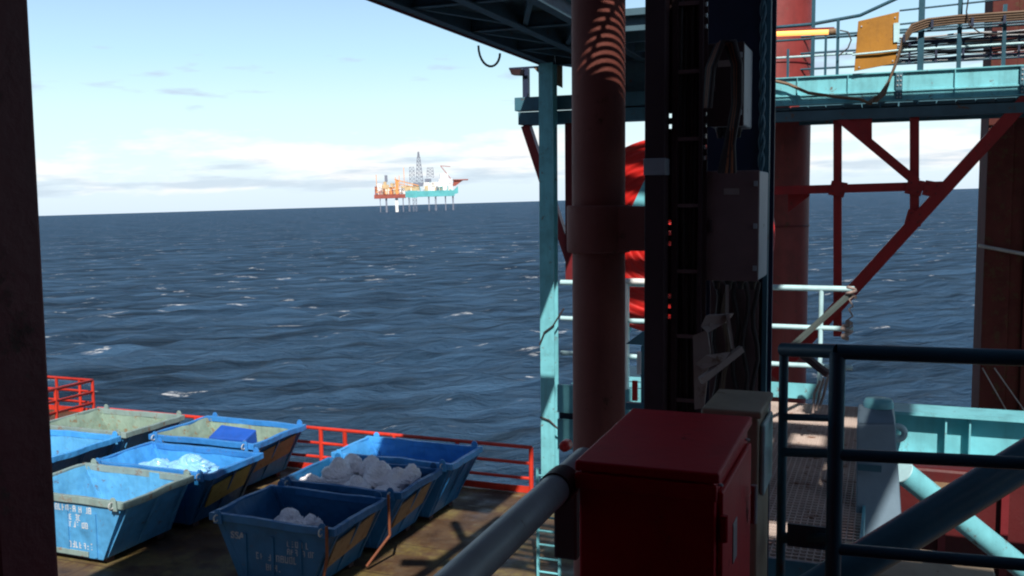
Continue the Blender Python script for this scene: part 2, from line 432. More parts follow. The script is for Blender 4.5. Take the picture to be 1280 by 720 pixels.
def skip(label, x0, x1, y0, y1, zr, outer, inner, rimm, board=None, texts=(), straps=(), tilt=0.0):
    """open waste skip, rim at zr, ends sloping in towards the base"""
    zb = DECK + 0.12; L = x1 - x0
    e = min(0.55, L * 0.2)
    cx, cy = (x0 + x1) / 2, (y0 + y1) / 2
    t = thing('waste_skip', (cx, cy, DECK), label, 'skip', 'open waste skips standing on the deck')
    a, tk = 0.06, 0.02
    X0, X1, Y0, Y1 = x0 + a, x1 - a, y0 + a, y1 - a
    def shell(b, ins, z0, flip):
        i = ins
        bo = [(X0 + e + i, Y0 + i, z0), (X1 - e - i, Y0 + i, z0), (X1 - e - i, Y1 - i, z0), (X0 + e + i, Y1 - i, z0)]
        to = [(X0 + i, Y0 + i, zr - 0.02), (X1 - i, Y0 + i, zr - 0.02), (X1 - i, Y1 - i, zr - 0.02), (X0 + i, Y1 - i, zr - 0.02)]
        fs = [(3, 2, 1, 0), (0, 1, 5, 4), (1, 2, 6, 5), (2, 3, 7, 6), (3, 0, 4, 7)]
        b.add(bo + to, [f[::-1] for f in fs] if flip else fs)
    b = MB(); shell(b, 0, zb, False)
    # pressed stiffener folds on the long sides
    for xx in np.linspace(X0 + e + 0.15, X1 - e - 0.15, 3):
        b.box(xx - 0.03, xx + 0.03, Y0 - 0.025, Y0 + 0.001, zb + 0.03, zr - 0.3)
    b.build('hopper', outer, t)
    b = MB(); shell(b, tk, zb + tk, True)
    # inner corner gussets and a drain ledge
    for yy in (Y0 + tk, Y1 - tk):
        b.bar((X0 + 0.12, yy, zr - 0.05), (X0 + e + 0.1, yy, zb + 0.1), 0.05, 0.03)
    b.build('lining', inner, t)
    b = MB(); h, w = 0.13, 0.09
    ds = x0 * 3.7 + y0 * 1.3
    def side(p, q, inn):
        p, q, inn = Vector(p), Vector(q), Vector(inn) * w; n_ = 14; rows = []
        for k in range(n_ + 1):
            c_ = p.lerp(q, k / n_)
            dn = Vector((mnoise.noise(Vector((c_.x * 1.9 + ds, c_.y * 1.9, 0))), mnoise.noise(Vector((c_.x * 1.9, c_.y * 1.9 + ds, 5))), mnoise.noise(Vector((c_.x * 1.3, c_.y * 1.3, ds))))) * .028
            if k in (0, n_): dn *= 0
            c_ = c_ + dn
            rows.append([c_ + Vector((0, 0, -h)), c_ + inn + Vector((0, 0, -h)), c_ + inn, c_])
        vs = [v_ for r_ in rows for v_ in r_]; fs = []
        for k in range(n_):
            for m_ in range(4):
                fs.append((k * 4 + m_, k * 4 + (m_ + 1) % 4, k * 4 + 4 + (m_ + 1) % 4, k * 4 + 4 + m_))
        fs += [(3, 2, 1, 0), tuple(n_ * 4 + i_ for i_ in range(4))]
        b.add(vs, fs)
    side((x1, y0, zr), (x0, y0, zr), (0, 1, 0)); side((x0, y1, zr), (x1, y1, zr), (0, -1, 0))
    side((x0, y0 + w, zr - .001), (x0, y1 - w, zr - .001), (1, 0, 0)); side((x1, y1 - w, zr - .001), (x1, y0 + w, zr - .001), (-1, 0, 0))
    b.build('rim', rimm, t, 0.008)
    for sx, xx in ((1, x0 + 0.22), (-1, x1 - 0.22)):
        for sy, yy in ((-1, y0 - 0.03), (1, y1 + 0.03)):
            b = MB()
            b.prism([(xx - 0.09, yy - 0.015, zr - 0.16), (xx + 0.09, yy - 0.015, zr - 0.16), (xx + 0.07, yy - 0.015, zr + 0.04), (xx + 0.03, yy - 0.015, zr + 0.09), (xx - 0.03, yy - 0.015, zr + 0.09), (xx - 0.07, yy - 0.015, zr + 0.04)], (0, 0.03, 0))
            lug = b.build('lifting_lug', rimm, t, 0.006)
            b = MB(); b.torus((xx, yy + sy * 0.05, zr - 0.05), 0.06, 0.014, 'X', 16, 6); b.build('shackle', M['steel'], lug)
    for yy in (Y0 + 0.25, Y1 - 0.25):
        b = MB(); b.box(X0 + e + 0.05, X1 - e - 0.05, yy - 0.09, yy + 0.09, DECK + 0.002, zb - 0.001); b.build('base_runner', M['black'], t, 0.008)
    # drain flap on the seaward bottom of the front face
    b = MB(); b.box(cx - 0.5, cx + 0.5, Y0 - 0.03, Y0 - 0.002, zb + 0.02, zb + 0.12); b.build('bottom_flange', rimm, t, 0.006)
    for yy in (Y0 + .12, cy, Y1 - .12):
        rb = MB(); rb.bar((X1 + .012, yy, zr - .15), (X1 - e + .012, yy, zb + .03), .06, .03, (1, 0, .4)); rb.build('end_rib', outer, t, .004)
    if board is not None:
        # board fixed on the sloping end
        def pt(v, s, off=0.02):
            z = zr - 0.16 - s
            return Vector((X1 - e * (s + 0.14) / (zr - zb) + off, v, z))
        yA, yB = Y0 + 0.25, Y1 - 0.25
        b = MB(); q = [pt(yA, 0.18), pt(yB, 0.02), pt(yB, 0.50), pt(yA, 0.66)]
        b.prism(q, (0.025, 0, -0.012)); b.build('end_board', board, t)
    for (body, size, dx, dz, mt, bold, sx) in texts:
        if isinstance(body, str):
            text_part(body, size, (dx - L / 2 + 0.0, Y0 - 0.004 - cy - 0.0, zr - dz - DECK), t, mt, bold, sx)
            continue
        rg = random.Random(int(dx * 1000 + dz * 77))                # stencil worn past reading: broken strokes only
        b = MB(); x = x0 + dx; z = zr - dz
        for n_ in body:
            for q in range(n_):
                w_ = size * .55
                for (u0, u1, v0, v1) in ((0, .25, 0, 1), (.7, .95, 0, 1), (.25, .7, .8, 1), (.25, .7, 0, .2), (.25, .7, .42, .6)):
                    if rg.random() < .62:
                        j = rg.uniform(-.04, .04)
                        b.box(x + w_ * u0, x + w_ * u1, Y0 - .004, Y0 - .0012, z + size * (v0 + j * .5), z + size * (v1 + j - rg.random() * .15))
                x += w_ * 1.25
            x += size * .45
        b.build('lettering', mt, t)
    for pts in straps:
        b = MB()
        for p, q in zip(pts[:-1], pts[1:]): b.tube([p, q], 0.028, 8)
        b.build('lifting_sling', M['strap'], t)
    return t


ZR = -5.5
sk = {}
sk['A'] = skip('blue skip at front left with grey-green rim and white stencil lettering in sun', -15.95, -13.05, 13.45, 15.4, ZR, M['grey_teal'], M['cyan_in'], M['rim_grey'],
     None, [((6, 1, 2), 0.13, 1.15, 0.32, M['stencil'], 0, 1.0), ((2, 2), 0.12, 1.42, 0.48, M['stencil'], 0, 1.0), ((4, 2), 0.12, 1.42, 0.62, M['stencil'], 0, 1.0), ((7,), 0.13, 1.45, 1.02, M['stencil'], 0, 1.0)])
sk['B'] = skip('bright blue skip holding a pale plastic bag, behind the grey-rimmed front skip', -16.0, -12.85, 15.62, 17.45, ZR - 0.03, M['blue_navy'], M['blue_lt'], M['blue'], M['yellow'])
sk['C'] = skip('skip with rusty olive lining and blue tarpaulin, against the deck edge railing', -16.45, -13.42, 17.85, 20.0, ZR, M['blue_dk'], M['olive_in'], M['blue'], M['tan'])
sk['D'] = skip('grey-green skip with rusty rim, farthest left beside the landing railing', -19.95, -17.05, 17.75, 19.85, ZR, M['grey_teal'], M['olive_in'], M['rim_grey'])
sk['E'] = skip('sky-blue skip with clean pale lining beside the dark door post', -19.9, -16.95, 15.4, 17.5, ZR, M['blue_dk'], M['cyan_in'], M['blue_lt'])
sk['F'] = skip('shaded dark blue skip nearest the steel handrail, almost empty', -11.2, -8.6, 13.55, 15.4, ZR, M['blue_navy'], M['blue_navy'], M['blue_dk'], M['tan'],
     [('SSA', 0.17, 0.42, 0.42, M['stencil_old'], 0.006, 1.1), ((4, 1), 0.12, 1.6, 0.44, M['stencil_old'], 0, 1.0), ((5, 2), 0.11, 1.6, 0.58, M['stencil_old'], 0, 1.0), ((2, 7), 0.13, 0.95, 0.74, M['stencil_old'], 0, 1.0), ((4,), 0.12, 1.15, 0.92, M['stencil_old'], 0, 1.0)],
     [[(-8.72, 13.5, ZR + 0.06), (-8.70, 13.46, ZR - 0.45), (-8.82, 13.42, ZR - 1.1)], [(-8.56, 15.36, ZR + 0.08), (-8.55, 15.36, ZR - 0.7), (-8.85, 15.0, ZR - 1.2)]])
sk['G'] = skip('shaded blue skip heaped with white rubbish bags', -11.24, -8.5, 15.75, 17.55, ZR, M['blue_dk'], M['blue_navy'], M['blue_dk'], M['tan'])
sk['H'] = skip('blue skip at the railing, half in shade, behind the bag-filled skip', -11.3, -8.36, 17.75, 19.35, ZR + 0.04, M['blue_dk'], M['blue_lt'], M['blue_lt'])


def bag(cx, cy, cz, rx, ry, rz, label, mat, group=None, seed=0):
    b = MB(); n, m = 34, 24; rg = random.Random(seed); vs, fs = [], []
    for i in range(m + 1):
        ph = math.pi * i / m
        for k in range(n):
            a = 2 * math.pi * k / n
            p = Vector((math.sin(ph) * math.cos(a), math.sin(ph) * math.sin(a), math.cos(ph)))
            f = 1 + 0.26 * mnoise.noise(p * 1.5 + Vector((seed * 3.1, 0, 0))) - 0.10 * abs(mnoise.noise(p * 3.4 + Vector((0, seed * 2.7, 0)))) - 0.16 * abs(mnoise.noise(Vector((p.x * 11, p.y * 11, p.z * 3)) + Vector((0, 0, seed)))) - 0.07 * abs(mnoise.noise(p * 19))
            if p.z > .88: f += (p.z - .88) * (3.2 if seed % 2 else 1.4)
            f *= 1 + rg.uniform(-.035, .035)
            z = p.z * f
            if z < -0.55: z = -0.55 + (z + 0.55) * 0.25
            vs.append((cx + p.x * f * rx, cy + p.y * f * ry, cz + z * rz))
    for i in range(m):
        for k in range(n):
            k2 = (k + 1) % n
            fs.append((i * n + k, (i + 1) * n + k, (i + 1) * n + k2, i * n + k2))
    b.add(vs, [t_ for f_ in fs for t_ in ((f_[0], f_[1], f_[2]), (f_[0], f_[2], f_[3]))], False)
    return tag(b.build('rubbish_bag', mat), label, 'bag', group)


BG = 'white rubbish bags in the shaded skip'
bl = ['tied white bag on the left of the heap in the shaded skip', 'big round white bag left of centre in the bag heap', 'small upright white bag at the back left of the bag heap', 'white bag at the back centre of the bag heap',
      'large white bag in the middle of the bag heap', 'low white bag at the front centre of the bag heap', 'white bag right of centre in the bag heap', 'crumpled white bag at the right end of the bag heap', 'half-sunk white bag at the front right of the bag heap']
bp = [(-10.85, 16.3, -5.62, .3, .3, .22), (-10.4, 16.55, -5.5, .42, .42, .36), (-10.35, 17.1, -5.42, .3, .28, .3), (-9.85, 17.05, -5.42, .34, .34, .3), (-9.55, 16.75, -5.48, .42, .38, .36),
      (-9.75, 16.2, -5.62, .38, .34, .28), (-9.15, 16.75, -5.55, .33, .34, .33), (-8.95, 17.0, -5.5, .26, .3, .26), (-9.1, 16.25, -5.68, .34, .3, .27)]
for i, (q, l) in enumerate(zip(bp, bl)): bag(q[0], q[1], q[2] - .09, q[3] * .9, q[4] * .86, q[5] * .8, l, M['bag'], BG, i)
for q in [(-10.8, 16.75, -5.95), (-9.9, 16.6, -6.0), (-9.0, 16.6, -6.05), (-10.4, 16.1, -6.0)]: pass
bag(-10.25, 14.6, -6.08, .42, .38, .33, 'pinkish white bag lying alone in the nearest shaded skip', M['bag'], None, 21)
bag(-9.85, 14.7, -6.06, .3, .3, .31, 'smaller crumpled bag next to the lone bag in the nearest skip', M['bag'], None, 22)
bag(-13.9, 16.3, -5.72, .62, .45, .26, 'shiny pale plastic bag filling the right of the bright blue skip', M['bag_clear'], None, 23)
bag(-14.7, 16.15, -5.8, .5, .42, .26, 'flat pale plastic bag in the middle of the bright blue skip', M['bag_clear'], None, 24)
b = MB()
b.prism([(-15.55, 18.9, -5.75), (-14.45, 18.9, -5.72), (-14.4, 19.3, -5.55), (-15.5, 19.35, -5.52)], (0, 0.05, -0.5))
tag(b.build('tarpaulin', M['tarp'], None, 0.03), 'folded deep blue tarpaulin lying in the olive-lined skip', 'tarpaulin')

# ------------------------------------------------------------------ overhead deck and its supports
OH = thing('overhead_deck', (-6, 20, 3.0), 'dark teal overhead deck with beams and braces on its underside', 'platform')
zs = 3.0
b = MB()
b.box(-7.25, -5.0, 3.5, 21.2, zs + 0.3, zs + 0.42)
b.box(-5.0, -3.95, 9.2, 13.2, zs + 0.3, zs + 0.42)  # unseen extension, sized to shade the deck railing
b.box(-9.5, -7.25, 3.0, 7.6, zs + 0.3, zs + 0.42)  # unseen extension, added to shade the deck beside the front skip
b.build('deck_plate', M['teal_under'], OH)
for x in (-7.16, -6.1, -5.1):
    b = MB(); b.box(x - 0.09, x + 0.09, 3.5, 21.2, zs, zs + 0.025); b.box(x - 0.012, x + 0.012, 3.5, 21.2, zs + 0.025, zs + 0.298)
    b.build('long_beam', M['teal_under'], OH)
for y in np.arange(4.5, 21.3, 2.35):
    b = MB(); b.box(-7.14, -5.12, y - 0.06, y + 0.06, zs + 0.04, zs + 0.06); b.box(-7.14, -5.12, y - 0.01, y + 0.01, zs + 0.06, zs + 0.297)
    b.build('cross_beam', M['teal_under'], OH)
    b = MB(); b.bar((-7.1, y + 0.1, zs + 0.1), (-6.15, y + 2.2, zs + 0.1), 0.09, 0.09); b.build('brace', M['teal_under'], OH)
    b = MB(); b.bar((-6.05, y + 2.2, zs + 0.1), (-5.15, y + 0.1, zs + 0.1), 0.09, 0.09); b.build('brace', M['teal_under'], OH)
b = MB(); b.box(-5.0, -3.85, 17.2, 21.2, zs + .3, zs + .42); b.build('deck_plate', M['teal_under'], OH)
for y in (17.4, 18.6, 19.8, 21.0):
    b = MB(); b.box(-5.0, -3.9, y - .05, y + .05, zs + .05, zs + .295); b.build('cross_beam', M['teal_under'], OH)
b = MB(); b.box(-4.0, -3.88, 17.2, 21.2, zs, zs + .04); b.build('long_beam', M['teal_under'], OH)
b = MB(); b.box(-7.29, -7.255, 3.5, 21.2, zs - 0.03, zs + 0.5); b.build('edge_plate', M['maroon'], OH)
for (p, q) in (((-4.5, 6.2, 3.1), (-2.2, 6.9, 3.1)), ((-3.9, 5.0, 3.1), (-3.7, 9.2, 3.1)), ((-4.5, 8.6, 3.1), (-2.4, 5.6, 3.1))):
    b = MB(); b.bar(p, q, .16, .2); b.build('shadow_beam', M['teal_under'], OH)  # unseen beams, added to cast shadow stripes on the deck
# cable loop hung under the edge
lp = [ony(598 + 13.5 * (1 - math.cos(k * math.pi / 12)), 57 + 21 * math.sin(k * math.pi / 12) + k * 0.8, 16.6) for k in range(13)]
b = MB(); b.tube(lp, 0.022, 8); tag(b.build('cable_loop', M['cable']), 'dark cable drooping in a loop from the overhead deck edge', 'cable')

P0, P1 = ony(678, 300, 20.4), ony(699, 300, 20.4)
px_ = (P0.x + P1.x) / 2 - .03
t = thing('steel_post', (px_, 20.4, DECK), 'tall teal steel post at the deck edge, sunlit in its lower half', 'post')
b = MB(); b.box(px_ - .165, px_ + .165, 20.2, 20.225, DECK, zs); b.box(px_ - .165, px_ + .165, 20.475, 20.5, DECK, zs); b.box(px_ - .012, px_ + .012, 20.225, 20.475, DECK, zs); b.build('column', M['teal'], t)
b = MB(); b.box(px_ - .35, px_ + .35, 20.1, 20.7, DECK, DECK + 0.03); b.build('base_plate', M['teal_dark'], t)
cl = [(px_ - .175, 20.17, -3.25), (px_ - .05, 20.16, -2.95), (px_ + .15, 20.16, -2.8), (px_ + .4, 20.2, -2.4)]
b = MB(); b.tube(cl, 0.02, 6); b.build('cable_tie', M['cable'], t)
cl = [(px_ - .175, 20.17, -4.9), (px_ + .05, 20.16, -4.95), (px_ + .25, 20.2, -5.15)]
b = MB(); b.tube(cl, 0.02, 6); b.build('cable_tie', M['cable'], t)

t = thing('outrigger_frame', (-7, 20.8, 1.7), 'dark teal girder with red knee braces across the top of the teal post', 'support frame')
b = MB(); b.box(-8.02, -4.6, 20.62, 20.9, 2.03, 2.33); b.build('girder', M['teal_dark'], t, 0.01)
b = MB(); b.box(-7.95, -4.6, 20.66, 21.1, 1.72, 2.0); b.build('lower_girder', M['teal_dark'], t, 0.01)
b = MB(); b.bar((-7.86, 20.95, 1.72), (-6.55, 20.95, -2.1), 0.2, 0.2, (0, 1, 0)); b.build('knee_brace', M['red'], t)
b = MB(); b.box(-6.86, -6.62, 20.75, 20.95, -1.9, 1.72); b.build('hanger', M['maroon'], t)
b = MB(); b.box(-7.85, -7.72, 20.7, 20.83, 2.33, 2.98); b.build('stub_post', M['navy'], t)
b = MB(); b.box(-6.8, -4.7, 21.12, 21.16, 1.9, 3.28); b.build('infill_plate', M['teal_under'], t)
b = MB(); b.prism([(-7.6, 20.7, 3.0), (-6.9, 20.7, 3.0), (-6.9, 20.7, 2.5), (-7.3, 20.7, 2.7)], (0, 0.03, 0)); b.build('gusset', M['tan'], t)
t = thing('floodlight', (-7.7, 20.5, 2.9), 'small dark floodlight tucked under the end of the overhead deck', 'floodlight')
b = MB(); b.box(-8.1, -7.3, 20.5, 20.54, 2.95, 2.99); b.build('arm', M['navy'], t)
b = MB(); b.hexa([(-8.0, 20.4, 2.82), (-7.8, 20.4, 2.80), (-7.8, 20.6, 2.80), (-8.0, 20.6, 2.82)], [(-8.04, 20.36, 2.94), (-7.76, 20.36, 2.93), (-7.76, 20.64, 2.93), (-8.04, 20.64, 2.94)]); b.build('housing', M['black'], t)

# ladder below the handrail
lx_ = onz(686, 690, DECK + 0.6)
t = thing('ladder', (lx_.x, lx_.y, DECK), 'short teal ladder standing on the deck below the steel handrail', 'ladder')
for s in (-.2, .2):
    b = MB(); b.box(lx_.x + s - .02, lx_.x + s + .02, lx_.y - .03, lx_.y + .03, DECK, DECK + 2.1); b.build('stile', M['teal'], t)
for k in range(8):
    b = MB(); b.tube([(lx_.x - .2, lx_.y, DECK + .22 + k * .25), (lx_.x + .2, lx_.y, DECK + .22 + k * .25)], 0.02, 8); b.build('rung', M['teal'], t)

# ------------------------------------------------------------------ bridge, truss, caisson (right)
BY = 18.0
def bz(px, py): return ony(px, py, BY)
t = thing('footbridge', (0, BY, 1.6), 'turquoise footbridge girder crossing the upper right with railings above', 'footbridge')
L0, L1 = -3.2, 5.0
b = MB(); b.box(L0, L1, BY, BY + 0.02, 1.66, 2.12); b.box(L0, L1, BY - 0.07, BY + 0.09, 1.64, 1.66); b.box(L0, L1, BY - 0.05, BY + 0.09, 2.12, 2.14)
b.box(L0, L1, BY - 0.03, BY, 1.80, 1.825); b.build('girder', M['teal'], t)
b = MB(); b.box(0.03, 0.14, BY - 0.06, BY - 0.001, 1.66, 2.12); b.build('splice_plate', M['teal_dark'], t)
b = MB(); b.box(1.93, 1.99, BY - 0.06, BY - 0.001, 1.66, 2.12); b.build('splice_plate', M['teal_dark'], t)
for x in (-1.6, -.75, .95, 2.9):
    b = MB(); b.box(x, x + .012, BY - .05, BY - .001, 1.661, 2.119); b.build('web_stiffener', M['teal'], t)
for x in (.06, .11, 1.96):
    for z in (1.7, 1.76, 1.9, 1.98, 2.06):
        b = MB(); b.lathe((x, BY - .062, z), [(0, -.014), (.014, -.014), (.014, .002)], 'Y', 8); b.build('bolt', M['steel'], t)
b = MB()
for x in np.arange(L0, L1, 0.30): b.box(x, x + 0.275, BY + 0.02, BY + 1.5, 1.56, 1.62)
for y in np.arange(BY + 0.1, BY + 1.5, 0.35): b.box(L0, L1, y, y + 0.02, 1.545, 1.558)
b.build('grating_floor', M['teal_under'], t)
b = MB(); b.box(L0, L1, BY - 0.06, BY + 0.12, 1.36, 1.53); b.build('lower_chord', M['teal_under'], t)
b = MB(); b.box(L0, L1, BY + 1.5, BY + 1.6, 1.4, 2.1); b.build('far_girder', M['teal_dark'], t)
for k, h in enumerate((0.98, 0.66, 0.36)):
    b = MB(); b.tube([(L0, BY + 1.52, 2.1 + h), (L1, BY + 1.52, 2.1 + h)], 0.02, 8); b.build('far_rail', M['rail_dark'], t)
for k, (h, r_) in enumerate(((0.66, 0.022), (0.36, 0.02))):
    b = MB(); b.tube([(L0, BY + 0.04, 2.14 + h), (L1, BY + 0.04, 2.14 + h)], r_, 8); b.build('mid_rail', M['rail_dark'] if k == 0 else M['pale_rail'], t)
# top rail climbs towards the right
kx = bz(1085, 20).x
b = MB(); b.tube([(L0, BY + 0.04, 3.02), (bz(1015, 23).x, BY + 0.04, 3.05), (bz(1075, 18).x, BY + .04, 3.14), (bz(1135, 0).x, BY + .04, 3.45), (bz(1200, -18).x, BY + .04, 3.8)], 0.03, 8); b.build('top_rail', M['rail_dark'], t)
for px, w, h in ((1016, .03, 1.4), (1047, .025, .95), (985, .02, .5), (1032, .02, .75), (1151, .05, 2.2), (1199, .035, 2.2), (1255, .03, 1.0)):
    x = bz(px, 60).x
    b = MB(); b.box(x - w, x + w, BY + .0, BY + .06, 2.141, 2.14 + h); b.build('post', M['rail_dark'], t)
for h in (1.15, 0.92):
    b = MB(); b.tube([(bz(1124, 30).x, BY + .04, 2.1 + h - .08), (L1, BY + .04, 2.1 + h + 0.1)], 0.016, 8); b.build('upper_rail', M['rail_dark'], t)

# cable tray with bundles along the bridge
t = thing('cable_tray', (1, BY + .3, 2.3), 'crowded cable tray running along the footbridge right of the ochre board', 'cable tray')
xa = bz(1128, 60).x
b = MB()
for z in (2.33, 2.62): b.box(xa, L1, BY + .2, BY + .24, z, z + .04)
b.build('side_rail', M['navy'], t)
for k, x in enumerate(np.arange(xa + .1, L1, .42)):
    b = MB(); b.box(x, x + .035, BY + .17, BY + .2, 2.28, 2.66); b.build('hanger', M['navy'], t)
for k in range(16):
    z = 2.33 + k * .028 + random.uniform(-.01, .01); y = BY + .28 + random.random() * .1
    pts = [(xa - .1 + j * .35, y, z + .018 * math.sin(j * 1.7 + k)) for j in range(14)]
    b = MB(); b.tube(pts, random.uniform(.010, .018), 6); b.build('cable', M['cable'] if k % 3 else M['grey'], t)
t = thing('cable_bundle', (xa, BY - .1, 2.0), 'thick tan cable bundle bending up behind the ochre board', 'cable')
for k in range(4):
    o = k * .035
    pix = [(1085 + k * 3, 128), (1100 + k * 2, 118), (1112, 100), (1122, 75 - k), (1128, 55 - k * 2), (1140, 40 - k * 3), (1160, 33 - k * 3), (1195, 29 - k * 3), (1240, 26 - k * 3), (1300, 22 - k * 3)]
    b = MB(); b.tube([ony(x, y, BY - .12 - o * .5) for x, y in pix], .02, 8); b.build('cable', M['cable_tan'], t)
for px, py in ((1130, 48), (1165, 30), (1215, 27), (1255, 24)):
    p = ony(px, py, BY - .1)
    b = MB(); b.box(p.x - .02, p.x + .02, p.y - .12, p.y + .06, p.z - .08, p.z + .05); b.build('cable_clamp', M['navy'], t)
b = MB(); b.tube([ony(x, y, BY - .15) for x, y in [(950, 97), (985, 105), (1010, 116), (1045, 121), (1075, 124), (1088, 130), (1095, 120)]], .028, 8)
tag(b.build('loose_cable', M['cable_tan']), 'grey-brown cable sagging across the face of the turquoise girder', 'cable')
b = MB(); b.tube([ony(x, y, BY - .1) for x, y in [(1050, 38), (1060, 40), (1064, 50), (1060, 60), (1048, 70)]], .012, 6)
tag(b.build('lamp_cable', M['cable']), 'thin cable curling from the end of the lit lamp', 'cable')
b = MB(); b.tube([ony(x, y, BY - .2) for x, y in [(1213, -20), (1208, 15), (1212, 32), (1225, 41), (1250, 43)]], .012, 6)
tag(b.build('hanging_wire', M['cable']), 'thin dark wire hanging in front of the bridge cables at top right', 'wire')

t = thing('strip_lamp', bz(1003, 42), 'lit orange-white strip lamp on the footbridge railing', 'lamp')
c = bz(1003, 42); c0 = bz(955, 43); c1 = bz(1036, 40)
b = MB(); b.bar(c0 + Vector((0, .06, .05)), c1 + Vector((.09, .06, .05)), .14, .06); b.build('housing', M['maroon'], t, .01)
b = MB(); b.tube([c0, c1], .045, 10); b.build('tube', M['lamp'], t)
b = MB(); b.tube([c1, c1 + Vector((.12, 0, 0))], .06, 10); b.build('end_cap', M['tan'], t)

t = thing('notice_board', bz(1095, 55), 'ochre yellow blank board wired to the footbridge railing', 'board')
q = [bz(1068, 90), bz(1120, 80), bz(1124, 16), bz(1073, 28)]
q = [p + Vector((0, -.12, 0)) for p in q]
b = MB(); b.prism(q, (0, .025, 0)); pn = b.build('panel', M['ochre'], t, .004)
for px, py in ((1074, 84), (1116, 76), (1119, 22), (1077, 33)):
    p = ony(px, py, BY - .125); b = MB(); b.tube([p, p + Vector((0, -.012, 0))], .014, 8); b.build('bolt', M['steel'], pn)
b = MB(); b.tube([bz(1066, 70) + Vector((0, -.16, 0)), bz(1100, 67) + Vector((0, -.17, 0)), bz(1126, 64) + Vector((0, -.16, 0))], .018, 8); b.build('fixing_rail', M['pale_rail'], t)
q2 = [ony(1117, 53, BY - .15), ony(1124, 52, BY - .15), ony(1125, 28, BY - .15), ony(1117, 29, BY - .15)]
b = MB(); b.prism(q2, (0, .02, 0)); b.build('pale_plate', M['pale_rail'], t)

t = thing('brace_truss', (0, BY, -2), 'red steel truss of braces under the turquoise footbridge', 'truss')
def mem(n, p, q, w, y=BY + .05, m='red'):
    a, c = ony(*p, y), ony(*q, y)
    b = MB(); b.bar(a, c, w, w * .9, (0, 1, 0)); b.build(n, M[m], t)
mem('diagonal', (1330, 72), (968, 470), .21)
mem('horizontal_tie', (940, 239), (1182, 232), .15, BY + .06)
mem('vertical', (1047, 150), (1047, 420), .14, BY + .09)
mem('vertical', (1143, 138), (1143, 283), .15, BY + .10)
mem('short_diagonal', (1050, 148), (1146, 228), .15, BY + .03)
g = [ony(1058, 148, BY), ony(1090, 148, BY), ony(1090, 178, BY)]
b = MB(); b.prism(g, (0, .03, 0)); b.build('gusset', M['red'], t)
for px, py in ((1047, 236), (1143, 234), (1165, 236), (1143, 272)):
    p = ony(px, py, BY - .035); b = MB(); b.prism([p + Vector((-.16, 0, -.1)), p + Vector((.1, 0, -.16)), p + Vector((.17, 0, .1)), p + Vector((-.1, 0, .15))], (0, .02, 0)); jp = b.build('joint_plate', M['red'], t, .004)
    for dx, dz in ((-.08, -.04), (.06, -.08), (.08, .05), (-.05, .08)):
        b = MB(); b.lathe((p.x + dx, p.y, p.z + dz), [(0, -.016), (.016, -.016), (.016, .001)], 'Y', 8); b.build('bolt', M['maroon'], jp)
g = [ony(985, 232, BY + .2), ony(1012, 234, BY + .2), ony(1012, 245, BY + .2), ony(985, 266, BY + .2)]
b = MB(); b.prism(g, (0, .03, 0)); b.build('gusset', M['red'], t)

b = MB(); cxx = ony(1012, 300, 20.0).x - .82
t = thing('caisson', (cxx, 20.0, SEA), 'wide dull red caisson rising behind the red truss', 'caisson')
b.lathe((cxx, 20.0, 0), [(.8, SEA - 3), (.8, 9)], 'Z', 56); b.build('pipe', M['leg_red'], t)
for z in (-.55, 2.6):
    b = MB(); b.lathe((cxx, 20.0, z), [(.8, -.02), (.815, -.015), (.815, .015), (.8, .02)], 'Z', 56); b.build('weld_band', M['maroon'], t)

# ------------------------------------------------------------------ right brown column, teal beam, walkway
t = thing('box_column', (5, 21, SEA), 'brown steel column behind the footbridge with a grey band around it', 'column')
CY = 20.6
x0 = ony(1230, 320, CY).x
b = MB(); b.box(x0, x0 + .45, CY, CY + 1.8, SEA - 3, 7); b.box(x0 + .45, x0 + .7, CY + .05, CY + 1.8, SEA - 3, 7); b.box(x0 + .7, x0 + 2.0, CY - .04, CY + 1.8, SEA - 3, 7); b.build('shaft', M['brown'], t, .015)
b = MB(); b.tube([ony(1223, 307, CY - .12), ony(1250, 312, CY - .12), ony(1340, 329, CY - .12)], .035, 8); b.build('band', M['steel'], t)
for p, q in (((1228, 460), (1262, 520)), ((1243, 460), (1281, 514))):
    b = MB(); b.tube([ony(*p, CY - .1), ony(*q, CY - .1)], .012, 6); b.build('stay_wire', M['steel'], t)

t = thing('cross_beam', (0.6, 7.7, -2), 'turquoise steel beam with sunlit flanges at lower right', 'beam')
yb = 7.75
zt = ony(1200, 514, yb).z; zl = ony(1200, 574, yb - .12).z
b = MB(); b.box(-.1, 3.2, yb - .16, yb + .16, zt - .022, zt); b.box(-.1, 3.2, yb - .008, yb + .008, zl, zt - .022); b.box(-.1, 3.2, yb - .16, yb + .16, zl - .022, zl); b.build('flanged_section', M['teal'], t)
for x in (.42, .58):
    b = MB(); b.box(x - .006, x + .006, yb - .12, yb - .008, zl + .001, zt - .023); b.build('stiffener', M['teal'], t)

t = thing('tube_brace', at(1200, 645, 7.0), 'sunlit turquoise tube sloping down to the right under the beam', 'brace')
a_, c_ = at(1128, 590, 7.0), at(1290, 720, 7.3)
b = MB(); b.tube([a_, c_], .088, 24); b.build('tube', M['teal'], t)
b = MB(); dv = (c_ - a_).normalized(); b.tube([a_ - dv * .012, a_ - dv * .001], .094, 24); b.build('end_plate', M['pale_rail'], t)

t = thing('red_tank', (1.0, 9.6, -5), 'dark red steel tank below the turquoise beam at lower right', 'tank')
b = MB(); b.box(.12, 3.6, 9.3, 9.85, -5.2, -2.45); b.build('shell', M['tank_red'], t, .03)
for x in (.5, 1.0, 1.5):
    b = MB(); b.box(x - .03, x + .03, 9.22, 9.3, -5.2, -2.6); b.build('stiffener', M['maroon'], t)
b = MB(); b.box(.3, .8, 9.2, 9.3, -2.62, -2.57); b.build('ledge', M['tan'], t)

